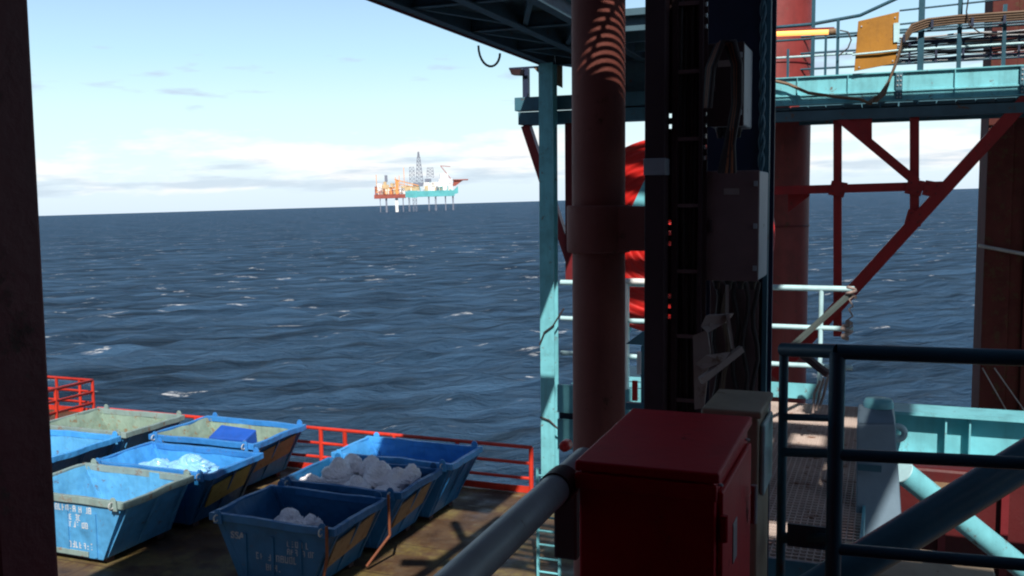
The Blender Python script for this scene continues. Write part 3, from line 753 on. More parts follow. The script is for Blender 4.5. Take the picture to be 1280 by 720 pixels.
# grating walkway
t = thing('grating_walkway', (-.6, 8, -2.2), 'rusty grating walkway with teal edges behind the dark railing', 'walkway')
wx0, wx1, wy0, wy1, wz = -1.35, -.13, 5.75, 10.35, -2.15
b = MB()
for x in np.arange(wx0, wx1, .042): b.box(x, x + .007, wy0, wy1, wz - .035, wz)
for y in np.arange(wy0 + .02, wy1, .06): b.box(wx0, wx1, y, y + .012, wz - .012, wz + .003)
b.build('grating', M['grating'], t)
b = MB(); b.box(wx0, wx1, wy0 - .02, wy0 - .002, wz - .14, wz + .01); b.build('edge_angle', M['teal_dark'], t)
b = MB(); b.box(wx1 + .002, wx1 + .02, wy0, wy1, wz - .16, wz + .05); b.build('edge_angle', M['teal'], t)
for y in np.arange(wy0 + .6, wy1, .9):
    b = MB(); b.box(wx0, wx1, y - .04, y + .04, wz - .16, wz - .05); b.build('bearer', M['dark_brown'], t)
b = MB(); b.box(wx0, wx1, wy0 + .1, wy1, -3.3, -3.26); b.build('drip_tray', M['dark_brown'], t)

# pale railing behind the walkway, reel landing to the left
RY = 10.32
t = railing('pale_railing', [(ony(701, 366, RY).x, RY), (ony(1068, 358, RY).x, RY)], -2.1, [1.17, .76, .36], [(ony(784, 400, RY).x, RY), (ony(1026, 400, RY).x, RY), (ony(930, 400, RY).x, RY), (ony(860, 400, RY).x, RY)],
            'pale blue and white railing behind the dark columns', 'railing', M['pale_rail'], .026, .024)
b = MB(); b.box(-1.34, ony(1022, 480, RY).x, RY - .02, RY - .005, -2.09, -1.93); b.build('toe_board', M['teal'], t)
gx0, gx1 = ony(781, 400, RY - .06).x, ony(850, 400, RY - .06).x
t = thing('tubular_gate', (gx0, RY - .06, -2.1), 'white tubular gate frame in front of the red reel', 'gate')
for x in (gx0, gx1):
    b = MB(); b.tube([(x, RY - .06, -2.1), (x, RY - .06, ony(785, 351, RY).z)], .035, 10); b.build('post', M['white'], t)
b = MB(); b.tube([(gx0 - .03, RY - .06, ony(785, 351, RY).z), (gx1, RY - .06, ony(785, 351, RY).z)], .035, 10); b.build('top_bar', M['white'], t)

LX = ony(699, 550, RY).x
t = thing('reel_landing', (-2.6, 10.8, -2.3), 'turquoise landing edge plates below the red reel', 'landing')
b = MB(); b.box(LX, wx0 - .01, RY - .02, 12.2, -2.24, -2.18); b.build('floor_plate', M['teal'], t)
b = MB(); b.box(LX, wx0 - .01, RY - .06, RY - .02, -2.42, -2.1); b.build('fascia', M['teal'], t)
b = MB(); b.box(LX, wx0 - .01, RY - .06, RY - .02, -2.85, -2.5); b.build('fascia', M['teal'], t)
b = MB(); b.box(LX, wx0 - .01, RY + .02, RY + .06, -2.84, -2.25); b.build('back_web', M['navy'], t)

rc = ony(832, 296, 10.9); rr_ = 1.13
t = thing('cable_reel', (rc.x, 10.9, -2.18), 'big bright red cable reel behind the rusty pipe', 'reel')
prof = [(.0, -.06), (.16, -.06), (.16, 0)]
rg = .2
while rg < rr_ - .1:
    prof += [(rg, 0.0), (rg + .028, -.022), (rg + .056, 0.0)]; rg += .085
prof += [(rr_ - .05, 0), (rr_ - .045, -.035), (rr_, -.035), (rr_, .04), (.2, .04)]
b = MB(); b.lathe((rc.x, 10.9, rc.z), prof, 'Y', 72); b.build('flange', M['red_bright'], t)
b = MB(); b.lathe((rc.x, 11.7, rc.z), [(.2, -.04), (rr_, -.04), (rr_, .03), (.2, .03)], 'Y', 72); b.build('flange', M['red_bright'], t)
b = MB(); b.lathe((rc.x, 10.9, rc.z), [(.75, .04), (.8, .06), (.8, .74), (.75, .76)], 'Y', 48); b.build('wound_cable', M['cable'], t)
for s in (-1, 1):
    b = MB(); b.bar((rc.x + s * .9, 11.3, -2.18), (rc.x, 11.3, rc.z - .1), .1, .1, (0, 1, 0)); b.build('stand_leg', M['teal'], t)
g = [ony(790, 258, 10.6), ony(812, 258, 10.6), ony(812, 212, 10.6)]
b = MB(); b.prism(g, (0, .03, 0)); tag(b.build('gusset_plate', M['teal']), 'turquoise triangular plate in front of the red reel', 'plate')

t = thing('hose_bracket', at(795, 470, 9.0), 'grey-teal bracket with small red valve handles beside the rusty pipe', 'bracket')
def ab(px0, px1, py0, py1, d, dep=.06):
    p, q = at(px0, py1, d), at(px1, py0, d)
    return p.x, q.x, p.y, p.y + dep, p.z, q.z
b = MB(); b.prism([at(782, 430, 9), at(812, 408, 9), at(812, 432, 9)], (0, .05, 0)); b.build('gusset', M['teal_dark'], t)
b = MB(); b.box(*ab(801, 812, 432, 505, 9)); b.build('upright', M['teal_dark'], t)
b = MB(); b.box(*ab(782, 812, 503, 512, 9)); b.build('shelf', M['teal_dark'], t)
b = MB(); b.box(*ab(790, 797, 476, 501, 8.95, .03)); b.build('valve_handle', M['red_bright'], t)
b = MB(); b.box(*ab(796, 801, 440, 468, 8.95, .03)); b.build('pale_tag', M['white'], t)
p = at(707, 557, 9.2)
b = MB(); b.lathe(p, [(0, -.06), (.045, -.06), (.055, -.04), (.055, .06), (0, .07)], 'Y', 18)
tag(b.build('red_fitting', M['red_bright']), 'small bright red fitting between the teal post and the rusty pipe', 'fitting')

# grey-green sloping arm with knotted rope at its end
a_, c_ = at(1064, 366, 8.6), at(990, 433, 8.2)
t = thing('sloping_bar', a_, 'weathered grey-green bar sloping down from the end of the pale railing', 'bar')
b = MB(); b.bar(a_, c_, .042, .035); b.build('arm', M['arm'], t)
b = MB(); b.bar(c_, at(1035, 468, 8.0), .07, .05); b.build('lower_arm', M['black'], t)
p = at(1064, 366, 8.55)
t = thing('knotted_rope', p, 'frayed pale rope knotted round the end of the pale railing', 'rope')
b = MB(); b.tube([p + Vector((.02 * math.sin(k * 2.1), 0, -.36 * k / 12)) for k in range(13)], .008, 6); b.build('strand', M['bracket'], t)
b = MB(); b.tube([at(1058 + 6 * math.sin(k * 1.3), 402 + k * 2.2, 8.55) + Vector((0, .03 * math.cos(k * 2), 0)) for k in range(11)], .02, 7); b.build('knot', M['bracket'], t)
b = MB(); b.tube([p + Vector((.04 * math.cos(k), .04 * math.sin(k), .01 * k - .04)) for k in range(10)], .014, 7); b.build('lashing', M['bracket'], t)
for k in range(3):
    b = MB(); b.tube([at(1035 - k * 5, 470 + k * 3, 8.3), at(1030 - k * 6, 492, 8.3), at(1024 - k * 4, 510 + k * 3, 8.3)], .012, 6); b.build('tail', M['bracket'], t)

# grey duct with hand wheel
t = thing('grey_duct', at(1095, 600, 6.4), 'blue-grey steel duct with a capped top beside the dark railing', 'duct')
p0, p1 = at(1071, 530, 6.4), at(1119, 530, 6.4)
q0, q1 = at(1069, 720, 6.4), at(1131, 720, 6.4)
dep = Vector((0, .35, 0))
b = MB(); b.hexa([q0, q1, q1 + dep, q0 + dep], [p0, p1, p1 + dep, p0 + dep]); b.build('casing', M['duct'], t, .012)
r0, r1 = at(1072, 512, 6.55), at(1116, 512, 6.55)
b = MB(); b.hexa([p0 + Vector((0, 0, .001)), p1 + Vector((0, 0, .001)), p1 + dep, p0 + dep], [r0, r1, r1 + Vector((0, .2, 0)), r0 + Vector((0, .2, 0))]); b.build('hood', M['duct'], t, .01)
c = (r0 + r1) / 2 + Vector((.02, .1, .0))
b = MB(); b.lathe(c, [(.0, .06), (.09, .055), (.1, .03), (.1, 0)], 'Z', 24); b.build('cap', M['teal'], t)
b = MB(); s0, s1 = at(1072, 588, 6.37), at(1102, 580, 6.37); b.box(s0.x, s1.x, s0.y, s0.y + .02, s0.z, s1.z); b.build('slot_plate', M['teal_dark'], t)
b = MB(); b.torus(at(1122, 541, 6.5), .045, .022, 'Y', 20, 8); b.build('lug', M['pale_rail'], t)
b = MB(); b.prism([at(1113, 545, 6.55), at(1128, 545, 6.55), at(1120, 575, 6.55)], (0, .03, 0)); b.build('lug_gusset', M['teal'], t)

# ------------------------------------------------------------------ near columns, trays and boxes
pc = (at(713, 300, 5) + at(781, 300, 5)) / 2
PX, PY = pc.x, pc.y + .02
t = thing('rusty_pipe', (PX, PY, DECK), 'thick rusty vertical pipe with a wide collar, left of the dark columns', 'pipe')
b = MB(); b.lathe((PX, PY, 0), [(.138, DECK - 2), (.138, 4.4)], 'Z', 48); b.build('pipe', M['rust'], t)
z1, z0 = at(745, 257, 4.86).z, at(745, 317, 4.86).z
b = MB(); b.lathe((PX, PY, 0), [(.139, z0), (.162, z0), (.166, z0 + .01), (.166, z1 - .01), (.162, z1), (.139, z1)], 'Z', 48); b.build('collar', M['rust'], t)
b = MB(); b.box(PX + .1, at(812, 300, 4.7).x, PY - .1, PY + .06, z0 + .012, z1 - .006); b.build('bracket', M['rust'], t, .006)

x0, x1 = at(805, 300, 4.5).x, at(832, 300, 4.5).x
t = thing('square_post', (x0, 4.45, DECK), 'slim black square post with a grey band, next to the rusty pipe', 'post')
b = MB(); b.box(x0, x1, 4.42, 4.52, DECK - 2, 4.4); b.build('shaft', M['black'], t, .004)
b = MB(); b.box(x0 - .004, x1 + .004, 4.414, 4.524, at(818, 219, 4.5).z, at(818, 198, 4.5).z); b.build('band', M['grey'], t, .003)

t = thing('cable_ladder', (-.9, 4.5, DECK), 'black vertical cable ladder with rows of small holes, between post and navy column', 'cable ladder')
yl = 4.5
def X_(px): return ony(px, 300, yl).x
for a_, c_ in ((839, 846), (872, 877)):
    b = MB(); b.box(X_(a_), X_(c_), yl, yl + .1, DECK, 4.4); b.build('side_rail', M['black'], t)
for a_, c_ in ((832.5, 838.8), (877.2, 882)):
    b = MB(); x0, x1 = X_(a_), X_(c_)
    b.box(x0 - .001, x0 + .004, yl + .02, yl + .026, DECK, 4.4); b.box(x1 - .004, x1, yl + .02, yl + .026, DECK, 4.4)
    holes = ((-2.0, -1.9), (-.62, -.48), (-.28, -.12), (.26, .36)) if a_ < 850 else ((.14, .36), (.46, .54), (.72, 1.0))
    zc = -2.65
    for z in np.arange(-2.65, 2.2, .05):
        if any(h0 <= z <= h1 for h0, h1 in holes): b.box(x0 + .004, x1 - .004, yl + .02, yl + .026, z, z + .030)
        else: b.box(x0 + .004, x1 - .004, yl + .02, yl + .026, z, z + .05)
    b.build('perforated_strip', M['black'], t)
for k in range(6):
    x = X_(848 + k * 4.4)
    b = MB(); b.tube([(x + .006 * math.sin(j * 1.1 + k), yl + .05 + .01 * math.cos(j * .9 + k * 2), -3 + j * .35) for j in range(22)], .014, 8); b.build('cable', M['cable'], t)
for z in np.arange(-1.9, 1.2, .31):
    b = MB(); b.box(X_(846), X_(873), yl + .012, yl + .03, z, z + .018); b.build('cable_clamp', M['dark_brown'], t)
for z in np.arange(-2.5, 2.4, .6):
    b = MB(); b.box(X_(846), X_(872), yl + .075, yl + .095, z, z + .04); b.build('rung', M['black'], t)

t = thing('navy_column', (-.75, 5.2, DECK), 'wide navy blue flanged column behind the electrical boxes', 'column')
x0, x1 = ony(883, 300, 5.1).x, ony(958, 300, 5.1).x
b = MB(); b.box(x0, x1, 5.1, 5.125, DECK - 2, 4.4); b.box((x0 + x1) / 2 - .01, (x0 + x1) / 2 + .01, 5.125, 5.4, DECK - 2, 4.4); b.box(x0, x1, 5.4, 5.425, DECK - 2, 4.4); b.build('section', M['navy'], t)
b = MB(); b.box(x1 - .012, x1 + .012, 5.06, 5.098, DECK - 2, 4.4); b.build('edge_strip', M['teal_dark'], t)
p, q = ony(886, 520, 5.06), ony(949, 352, 5.06)
b = MB(); b.box(p.x, q.x, 5.06, 5.097, p.z, q.z); b.build('cover_plate', M['dark_brown'], t, .004)
for k in range(5):
    xx = p.x + .04 + k * .05
    b = MB(); b.tube([(xx + .015 * math.sin(j * 1.3 + k * 2), 5.03 - .01 * (k % 2), q.z - (q.z - p.z) * j / 9) for j in range(10)], .012, 8); b.build('cable', M['cable_tan'] if k == 1 else M['cable'], t)
# twisted rope hanging down the column edge
b = MB(); xr = ony(953, 100, 4.98).x
for ph in (0, math.pi):
    b.tube([(xr + .009 * math.cos(z * 34 + ph), 4.98 + .009 * math.sin(z * 34 + ph), z) for z in np.arange(ony(953, 214, 4.98).z, 2.0, .03)], .009, 7)
tag(b.build('twisted_rope', M['teal_dark']), 'twisted teal rope hanging down the edge of the navy column', 'rope')

def cab(name, label, px, py, Y, dep, mb, front=None, cat='electrical box'):
    p, q = ony(px[0], py[1], Y), ony(px[1], py[0], Y)
    t = thing(name, ((p.x + q.x) / 2, Y, p.z), label, cat)
    b = MB(); b.box(p.x, q.x, Y + .02, Y + dep, p.z, q.z); b.build('body', mb, t, .008)
    b = MB(); b.box(p.x - .002, q.x + .002, Y, Y + .018, p.z - .002, q.z + .002); dr = b.build('door', front or mb, t, .006)  # dark front and pale body colours stand in for shade and side light
    b = MB(); b.box(p.x + .02, p.x + .035, Y - .02, Y, (p.z + q.z) / 2 - .03, (p.z + q.z) / 2 + .03); b.build('handle', M['black'], dr)
    for z in np.linspace(p.z + .06, q.z - .06, 3):
        b = MB(); b.box(q.x - .022, q.x - .006, Y - .012, Y - .0005, z - .012, z + .012); b.build('latch', M['steel'], dr)
    xm_ = (p.x + q.x) / 2
    b = MB(); b.box(xm_ - .035, xm_ + .035, Y - .004, Y - .0008, q.z - .11, q.z - .08); b.build('blank_plate', M['bracket'], dr)
    for k in range(4):
        x = p.x + .04 + k * (q.x - p.x - .08) / 3
        b = MB(); b.lathe((x, Y + .12, p.z), [(0, -.05), (.012, -.05), (.016, -.02), (.02, -.02), (.02, .001)], 'Z', 10); b.build('cable_gland', M['cable'], t)
    return t, p, q
cab('electrical_box', 'large electrical box, shaded front painted dark and lit side pale, midway up the navy column', (880, 949), (213, 350), 4.55, .36, M['grey'], M['dark_brown'])
cab('electrical_box', 'upper electrical box, shaded front painted dark and lit side pale, behind looped cables near the top', (884, 930), (52, 158), 4.62, .3, M['grey'], M['black'])
t = thing('looped_cables', at(900, 120, 4.3), 'looped brown cables arching over and down between the two electrical boxes', 'cable')
for k in range(6):
    w = k * 3.2
    pts = [at(882 + w * .3, 135, 4.35 - k * .01), at(885 + w * .4, 85, 4.34 - k * .01), at(896 + w * .5, 58 - w * .4, 4.33 - k * .01), at(908 + w * .6, 56 - w * .3, 4.33 - k * .01), at(917 + w * .5, 80, 4.34 - k * .01), at(918 + w * .4, 130, 4.36 - k * .01), at(908 + w * .5, 180, 4.4), at(900 + w * 1.1, 216, 4.43)]
    b = MB(); b.tube(pts, .013, 8); b.build('cable', M['cable_rust'] if k in (2, 4) else M['cable'], t)

t = thing('bent_bracket', at(895, 450, 4.2), 'bent pale metal bracket hanging crooked below the large electrical box', 'bracket')
b = MB(); b.prism([at(866, 420, 4.2), at(884, 412, 4.2), at(888, 440, 4.2), at(880, 510, 4.2), at(868, 512, 4.2)], (0, .012, 0)); b.build('plate', M['bracket'], t)
b = MB(); b.prism([at(876, 408, 4.15), at(882, 395, 4.15), at(914, 393, 4.2), at(906, 404, 4.2), at(884, 416, 4.15)], (.01, .02, .004)); b.build('fold', M['bracket'], t)
b = MB(); b.bar(at(909, 392, 4.18), at(916, 436, 4.18), .03, .01); b.build('strip', M['bracket'], t)
b = MB(); b.bar(at(876, 476, 4.1), at(927, 436, 4.2), .022, .03); b.build('strut', M['bracket'], t)
b = MB(); b.prism([at(870, 455, 4.12), at(882, 444, 4.12), at(912, 440, 4.16), at(905, 452, 4.14), at(878, 462, 4.12)], (0, .02, -.005)); b.build('clamp', M['bracket'], t)
b = MB(); b.prism([at(878, 520, 4.1), at(908, 494, 4.2), at(910, 500, 4.2), at(884, 530, 4.1)], (0, .015, 0)); b.build('foot', M['bracket'], t)
b = MB(); b.bar(at(909, 356, 4.3), at(909, 398, 4.3), .012, .012); b.build('hanger_rod', M['bracket'], t)

# beige enclosure behind the red cabinet
Y0 = 3.55
p, q = ony(890, 600, Y0), ony(948, 524, Y0)
t = thing('beige_enclosure', ((p.x + q.x) / 2, Y0, -1.7), 'beige enclosure with a flat lid just behind the red cabinet', 'enclosure')
b = MB(); b.box(p.x - .02, q.x, Y0, Y0 + .36, -1.7, q.z); b.build('body', M['beige'], t, .01)
b = MB(); b.box(p.x - .04, q.x + .012, Y0 - .015, Y0 + .38, q.z + .002, q.z + .03); b.build('lid', M['beige'], t, .008)
b = MB(); b.box(q.x + .001, q.x + .02, Y0 + .04, Y0 + .3, q.z - .3, q.z - .03); b.build('lit_side', M['pale_rail'], t, .008)  # pale sheet paints in the sky light on this side

# red cabinet
zt = -.705
t = thing('red_cabinet', (-.59, 2.75, -1.7), 'dark red steel cabinet with a sloping glossy top in the foreground', 'cabinet')
X0, X1, Y0, Y1 = -.775, -.405, 2.45, 3.06
b = MB(); b.hexa([(X0, Y0, -1.7), (X1, Y0, -1.7), (X1, Y1, -1.7), (X0, Y1, -1.7)], [(X0, Y0, zt - .03), (X1, Y0, zt - .03), (X1, Y1, zt - .015), (X0, Y1, zt - .015)]); b.build('body', M['red_gloss'], t, .008)
b = MB(); b.hexa([(X0 - .008, Y0 - .012, zt - .028), (X1 + .012, Y0 - .012, zt - .028), (X1 + .012, Y1 + .01, zt - .013), (X0 - .008, Y1 + .01, zt - .013)], [(X0 - .008, Y0 - .012, zt), (X1 + .012, Y0 - .012, zt), (X1 + .012, Y1 + .01, zt + .015), (X0 - .008, Y1 + .01, zt + .015)]); b.build('top', M['red_gloss'], t, .006)
b = MB(); b.box(X1 + .001, X1 + .016, Y0 + .03, Y1 - .03, -1.65, zt - .06); dr = b.build('door', M['red_gloss'], t, .005)
b = MB(); b.box(X1 + .016, X1 + .019, Y0 + .2, Y0 + .27, -1.02, zt - .2); b.build('pale_reflection', M['grey'], dr, .001)  # grey strip paints in a pale reflection on the door
for z in (-.86, -1.2, -1.52):
    b = MB(); b.tube([(X1 + .02, Y0 + .025, z - .035), (X1 + .02, Y0 + .025, z + .035)], .011, 10); b.build('hinge', M['red_gloss'], dr)
for yy, zz_ in ((Y0 + .05, zt - .1), (Y1 - .05, zt - .1)):
    b = MB(); b.lathe((X1 + .004, yy, zz_ + .052), [(0, .004), (.008, .004), (.01, 0)], 'Z', 10); b.build('bolt', M['steel'], t)
b = MB(); b.box(X0 - .006, X1 + .006, Y0 - .016, Y0 - .001, zt - .075, zt - .032); b.build('drip_edge', M['red_gloss'], t, .003)
b = MB(); b.tube([(X1 + .035, Y1 - .1, -1.0), (X1 + .035, Y1 - .1, -.88)], .01, 8); b.build('handle', M['steel'], dr)

p, q = at(692, 698, 3.2), at(724, 604, 3.2)
b = MB(); b.box(p.x, q.x, p.y, p.y + .2, p.z, q.z)
tag(b.build('black_box', M['black'], None, .008), 'small black box below the end of the steel handrail', 'box')

# steel handrail, bottom centre
t = thing('steel_handrail', (-.72, 1.8, -1.7), 'thick grey steel handrail sloping through the foreground at bottom centre', 'handrail')
def onx(px, py, x): r = ray(px, py); return r * (x / r.x)
a_, c_ = onx(545, 752, -.83), onx(716, 591, -.83)
u_ = (c_ - a_).normalized()
b = MB(); b.tube([a_ - u_ * .8, c_ + u_ * .12], .042, 28); b.build('rail', M['steel'], t)
b = MB(); b.tube([c_ - u_ * .16 + Vector((0, 0, .0)), c_ - u_ * .08], .0475, 24); b.build('joint_sleeve', M['black'], t)
for y_ in (1.5,):
    p = a_ + u_ * ((y_ - a_.y) / u_.y)
    b = MB(); b.tube([(p.x, p.y, -1.7), (p.x, p.y, p.z - .02)], .03, 14); b.build('post', M['steel'], t)

# dark railing, right
RR = 3.7
t = thing('dark_railing', (.0, RR, -1.7), 'dark blue-green tube railing across the lower right', 'railing')
xl, xm = ony(980, 440, RR + .22).x, ony(1047, 440, RR).x
for nm, y0, y1, r_ in (('top_rail', 437.5, 447.5, .029), ('mid_rail', 566, 579, .023), ('mid_rail', 684, 706, .022)):
    a_, c_ = ony(1047, y0 + 2, RR), ony(1280, y1, RR)
    b = MB(); b.tube([a_, c_ + (c_ - a_) * 1.2], r_, 16); b.build(nm, M['rail_dark'], t)
for py, r_, nm in ((437, .027, 'top_rail'), (521, .014, 'mid_rail'), (565, .018, 'mid_rail'), (672, .022, 'mid_rail')):
    b = MB(); b.tube([ony(978, py, RR + .16), ony(1047, py + 2, RR)], r_, 14); b.build(nm, M['rail_dark'], t)
for px, y, r_, m_ in ((1047, RR, .029, 'rail_dark'), (980, RR + .16, .018, 'teal_dark')):
    p = ony(px, 440, y)
    b = MB(); b.tube([(p.x, p.y, -1.7), p], r_, 16); b.build('post', M[m_], t)
p, q = ony(985, 678, RR + .1), ony(1042, 664, RR + .03)
b = MB(); b.box(p.x, q.x, RR + .06, RR + .075, p.z, q.z); b.build('toe_board', M['teal_dark'], t)

t = thing('diagonal_brace', at(1150, 650, 4.2), 'thick black tube slanting up to the right behind the dark railing', 'brace')
a_, c_ = at(975, 765, 4.0), at(1330, 545, 4.15)
b = MB(); b.tube([a_, c_], .082, 28); b.build('tube', M['rail_dark'], t)

p = at(1120, 726, 5.0)
b = MB(); b.box(p.x - .28, p.x + .5, p.y, p.y + .5, p.z - .1, p.z + .02)
tag(b.build('pale_ledge', M['beige'], None, .01), 'pale ledge at the bottom edge below the dark railing', 'ledge')

# ------------------------------------------------------------------ deckhouse round the photographer, unseen decks, slats and module that shape the light
t = thing('deckhouse', (0, 0, -1.75), 'dark deckhouse doorway the view looks out from, seen as the black strip at left', 'deckhouse')
pr = at(55, 360, 1.2); pt_, pb_ = at(37, 0, 1.2), at(75, 720, 1.2)
b = MB(); b.hexa([(pb_.x - .32, pb_.y - .09, -1.75), (pb_.x, pb_.y - .09, -1.75), (pb_.x, pb_.y, -1.75), (pb_.x - .32, pb_.y, -1.75)],
                 [(pt_.x - .32, pt_.y - .09, 1.25), (pt_.x, pt_.y - .09, 1.25), (pt_.x, pt_.y, 1.25), (pt_.x - .32, pt_.y, 1.25)]); b.build('door_post', M['room'], t, .006)
b = MB(); b.box(-4, pb_.x - .325, pb_.y - .07, pb_.y - .01, -1.75, 1.25); b.build('front_wall', M['room'], t)
b = MB(); b.box(-4, 3, -4, -3.9, -1.75, 1.25); b.build('back_wall', M['room'], t)
b = MB(); b.box(-4, -3.9, -3.89, pb_.y - .075, -1.75, 1.25); b.build('side_wall', M['room'], t)
b = MB(); b.box(2.9, 3, -3.89, 2.6, -1.75, 1.25); b.build('side_wall', M['room'], t)
b = MB(); b.box(-4, 3, -4, 2.3, 1.252, 1.35); b.build('roof', M['room'], t)
b = MB(); b.box(-4, 3, -4, 2.2, -1.85, -1.751); b.box(-.95, 3, 2.2, 4.1, -1.85, -1.751); b.build('floor', M['room'], t)

t = thing('shade_deck', (0, 0, 4.2), 'unseen upper deck, plates and openings shaped to shade the columns and truss', 'platform')
b = MB()
def slab(b, x0, x1, y0, y1, z0, z1, holes):
    xs = sorted({x0, x1, *[h[0] for h in holes], *[h[1] for h in holes]}); ys = sorted({y0, y1, *[h[2] for h in holes], *[h[3] for h in holes]})
    for ya, yb_ in zip(ys[:-1], ys[1:]):
        run = None
        for xa_, xb_ in list(zip(xs[:-1], xs[1:])) + [(None, None)]:
            solid = xa_ is not None and not any(h[0] <= (xa_ + xb_) / 2 <= h[1] and h[2] <= (ya + yb_) / 2 <= h[3] for h in holes)
            if solid: run = (run[0] if run else xa_, xb_)
            elif run: b.box(run[0], run[1], ya, yb_, z0, z1); run = None
slab(b, -3.2, 2.6, -7, 3.0, 4.4, 4.6, [(.02, .5, .95, 1.62), (1.6, 2.2, -.25, .2), (1.3, 1.75, 2.1, 2.5), (1.85, 2.2, 2.2, 2.75), (2.2, 2.3, 1.0, 1.8), (1.5, 1.6, 1.2, 2.0)])  # unseen plates and openings, shaped to cast shade and light patches
b.box(2.6, 5, -7, -.6, 4.4, 4.6)
b.box(1.9, 8, 3.6, 15.3, 4.4, 4.6); b.box(-1.2, 1.9, 10.5, 15.3, 4.4, 4.6); b.box(3.2, 8, 15.3, 20.3, 4.4, 4.6)
b.build('deck_plate', M['teal_under'], t)
t = thing('sun_streak_slats', (-.8, 6.5, 4.4), 'unseen overhead slats added to streak the sunlight on the red reel', 'walkway')
b = MB()
for k in range(9): b.bar((-2.4, 5.5 + k * .29, 4.45), (1.1, 5.5 + k * .29 - .3, 4.45), .17, .03)  # unseen slats, added to streak sun and shade across the reel
b.build('slat', M['teal_under'], t)
t = thing('sky_block_module', (-8, -9, -7), 'unseen brown block added behind the deckhouse to hold back sky light', 'module')
b = MB(); b.box(-26, 10, -12, -7.6, -7, 8.5); b.build('wall', M['brown'], t)  # unseen block, added to darken the fill from the rear sky
for x in np.arange(-25, 10, 2.4):
    b = MB(); b.box(x, x + .2, -7.6, -7.35, -7, 8.5); b.build('wall_stiffener', M['maroon'], t)
t = thing('sun_stripe_grille', (-.9, 3.6, 2.0), 'unseen slatted grille set to stripe the sunlight on the rusty pipe', 'grille')
b = MB()
for k in range(-14, 22): b.bar((-1.5, 2.85 + k * .05, 2.0), (-.3, 2.85 + k * .05 + .8, 2.0), .028, .006)  # unseen slats, angled to cast the sun stripes on the pipe
for x in (-1.25, -.95, -.62): b.bar((x, 2.9, 1.99), (x + .1, 4.4, 1.99), .02, .006)
b.build('slat', M['black'], t)

# ------------------------------------------------------------------ distant rigs
def rig_frame():
    D = 3400.0
    s = .1875 * D / FPX
    base = TILT.to_3x3() @ (ray(420 + 470 * .1875, 251).normalized().cross(Vector((0, 0, 1))) * 0 + Vector((0, 0, 0)))
    r = ray(420 + 470 * .1875, 262); h = Vector((r.x, r.y, 0)).normalized() * D
    rt = TILT.to_3x3() @ Vector((h.y, -h.x, 0)).normalized()
    up = TILT.to_3x3() @ Vector((0, 0, 1)); fw = up.cross(rt)
    o = Vector((0, 0, SEA)) + TILT.to_3x3() @ h
    return s, o, rt, up, fw
sR, oR, rtR, upR, fwR = rig_frame()
ZW = 561.0
def rp(x, y, dep=0.0): return oR + rtR * ((x - 470) * sR) + upR * ((ZW - y) * sR) + fwR * dep


class RB(MB):
    def blk(s, x0, x1, y0, y1, d0=0, d1=40):
        return s.hexa([rp(x0, y1, d0), rp(x1, y1, d0), rp(x1, y1, d1), rp(x0, y1, d1)], [rp(x0, y0, d0), rp(x1, y0, d0), rp(x1, y0, d1), rp(x0, y0, d1)])

    def ln(s, p, q, w, d=0): return s.bar(rp(*p, d), rp(*q, d), w, w, fwR)

    def lattice(s, x0a, x1a, ya, x0b, x1b, yb, n, w, d0=0, d1=12):
        """tapering lattice tower from level ya (bottom) to yb (top)"""
        for k in range(n):
            f, g = k / n, (k + 1) / n
            L = lambda a, b, t: a + (b - a) * t
            A0, A1, B0, B1 = L(x0a, x0b, f), L(x1a, x1b, f), L(x0a, x0b, g), L(x1a, x1b, g)
            yA, yB = L(ya, yb, f), L(ya, yb, g)
            for d in (d0, d1):
                s.ln((A0, yA), (B0, yB), w, d); s.ln((A1, yA), (B1, yB), w, d)
                s.ln((A0, yA), (B1, yB), w * .7, d); s.ln((A1, yA), (B0, yB), w * .7, d); s.ln((B0, yB), (B1, yB), w * .7, d)
        return s


t = thing('oil_platform', rp(365, ZW), 'distant platform with red-brown deck, tan modules and orange crane', 'platform')
b = RB(); b.blk(262, 470, 444, 470, 0, 60); b.build('hull', M['rig_red'], t)
for x, w, m in ((340, 12, 'rig_grey'), (408, 19, 'rig_white'), (300, 5, 'rig_grey'), (450, 6, 'rig_grey')):
    b = RB(); b.blk(x - w / 2, x + w / 2, 470, ZW + 30, 8, 8 + w * sR); b.build('leg', M[m], t)
for x0, x1, y0, y1, m in ((268, 282, 390, 444, 'rig_red'), (284, 316, 372, 444, 'rig_white'), (318, 360, 380, 444, 'rig_tan'), (362, 402, 396, 444, 'rig_orange'), (424, 465, 404, 444, 'rig_white'), (325, 345, 360, 380, 'rig_tan'), (440, 560, 392, 424, 'rig_tan'), (335, 352, 318, 360, 'rig_grey'), (370, 398, 372, 396, 'rig_tan')):
    b = RB(); b.blk(x0, x1, y0, y1, 5, 45); b.build('module', M[m], t)
b = RB(); b.blk(404, 425, 350, 444, 2, 12); cr = b.build('crane', M['rig_orange'], t)
b = RB(); b.ln((415, 352), (556, 392), 3.2, 4); b.ln((400, 345), (430, 360), 4, 4); b.ln((415, 375), (520, 398), 2.2, 4); b.build('boom', M['rig_orange'], cr)
for x, y0 in ((280, 312), (430, 322), (462, 270), (405, 330)):
    b = RB(); b.ln((x, 444), (x, y0), 2.0, 20); b.build('mast', M['rig_orange'], t)

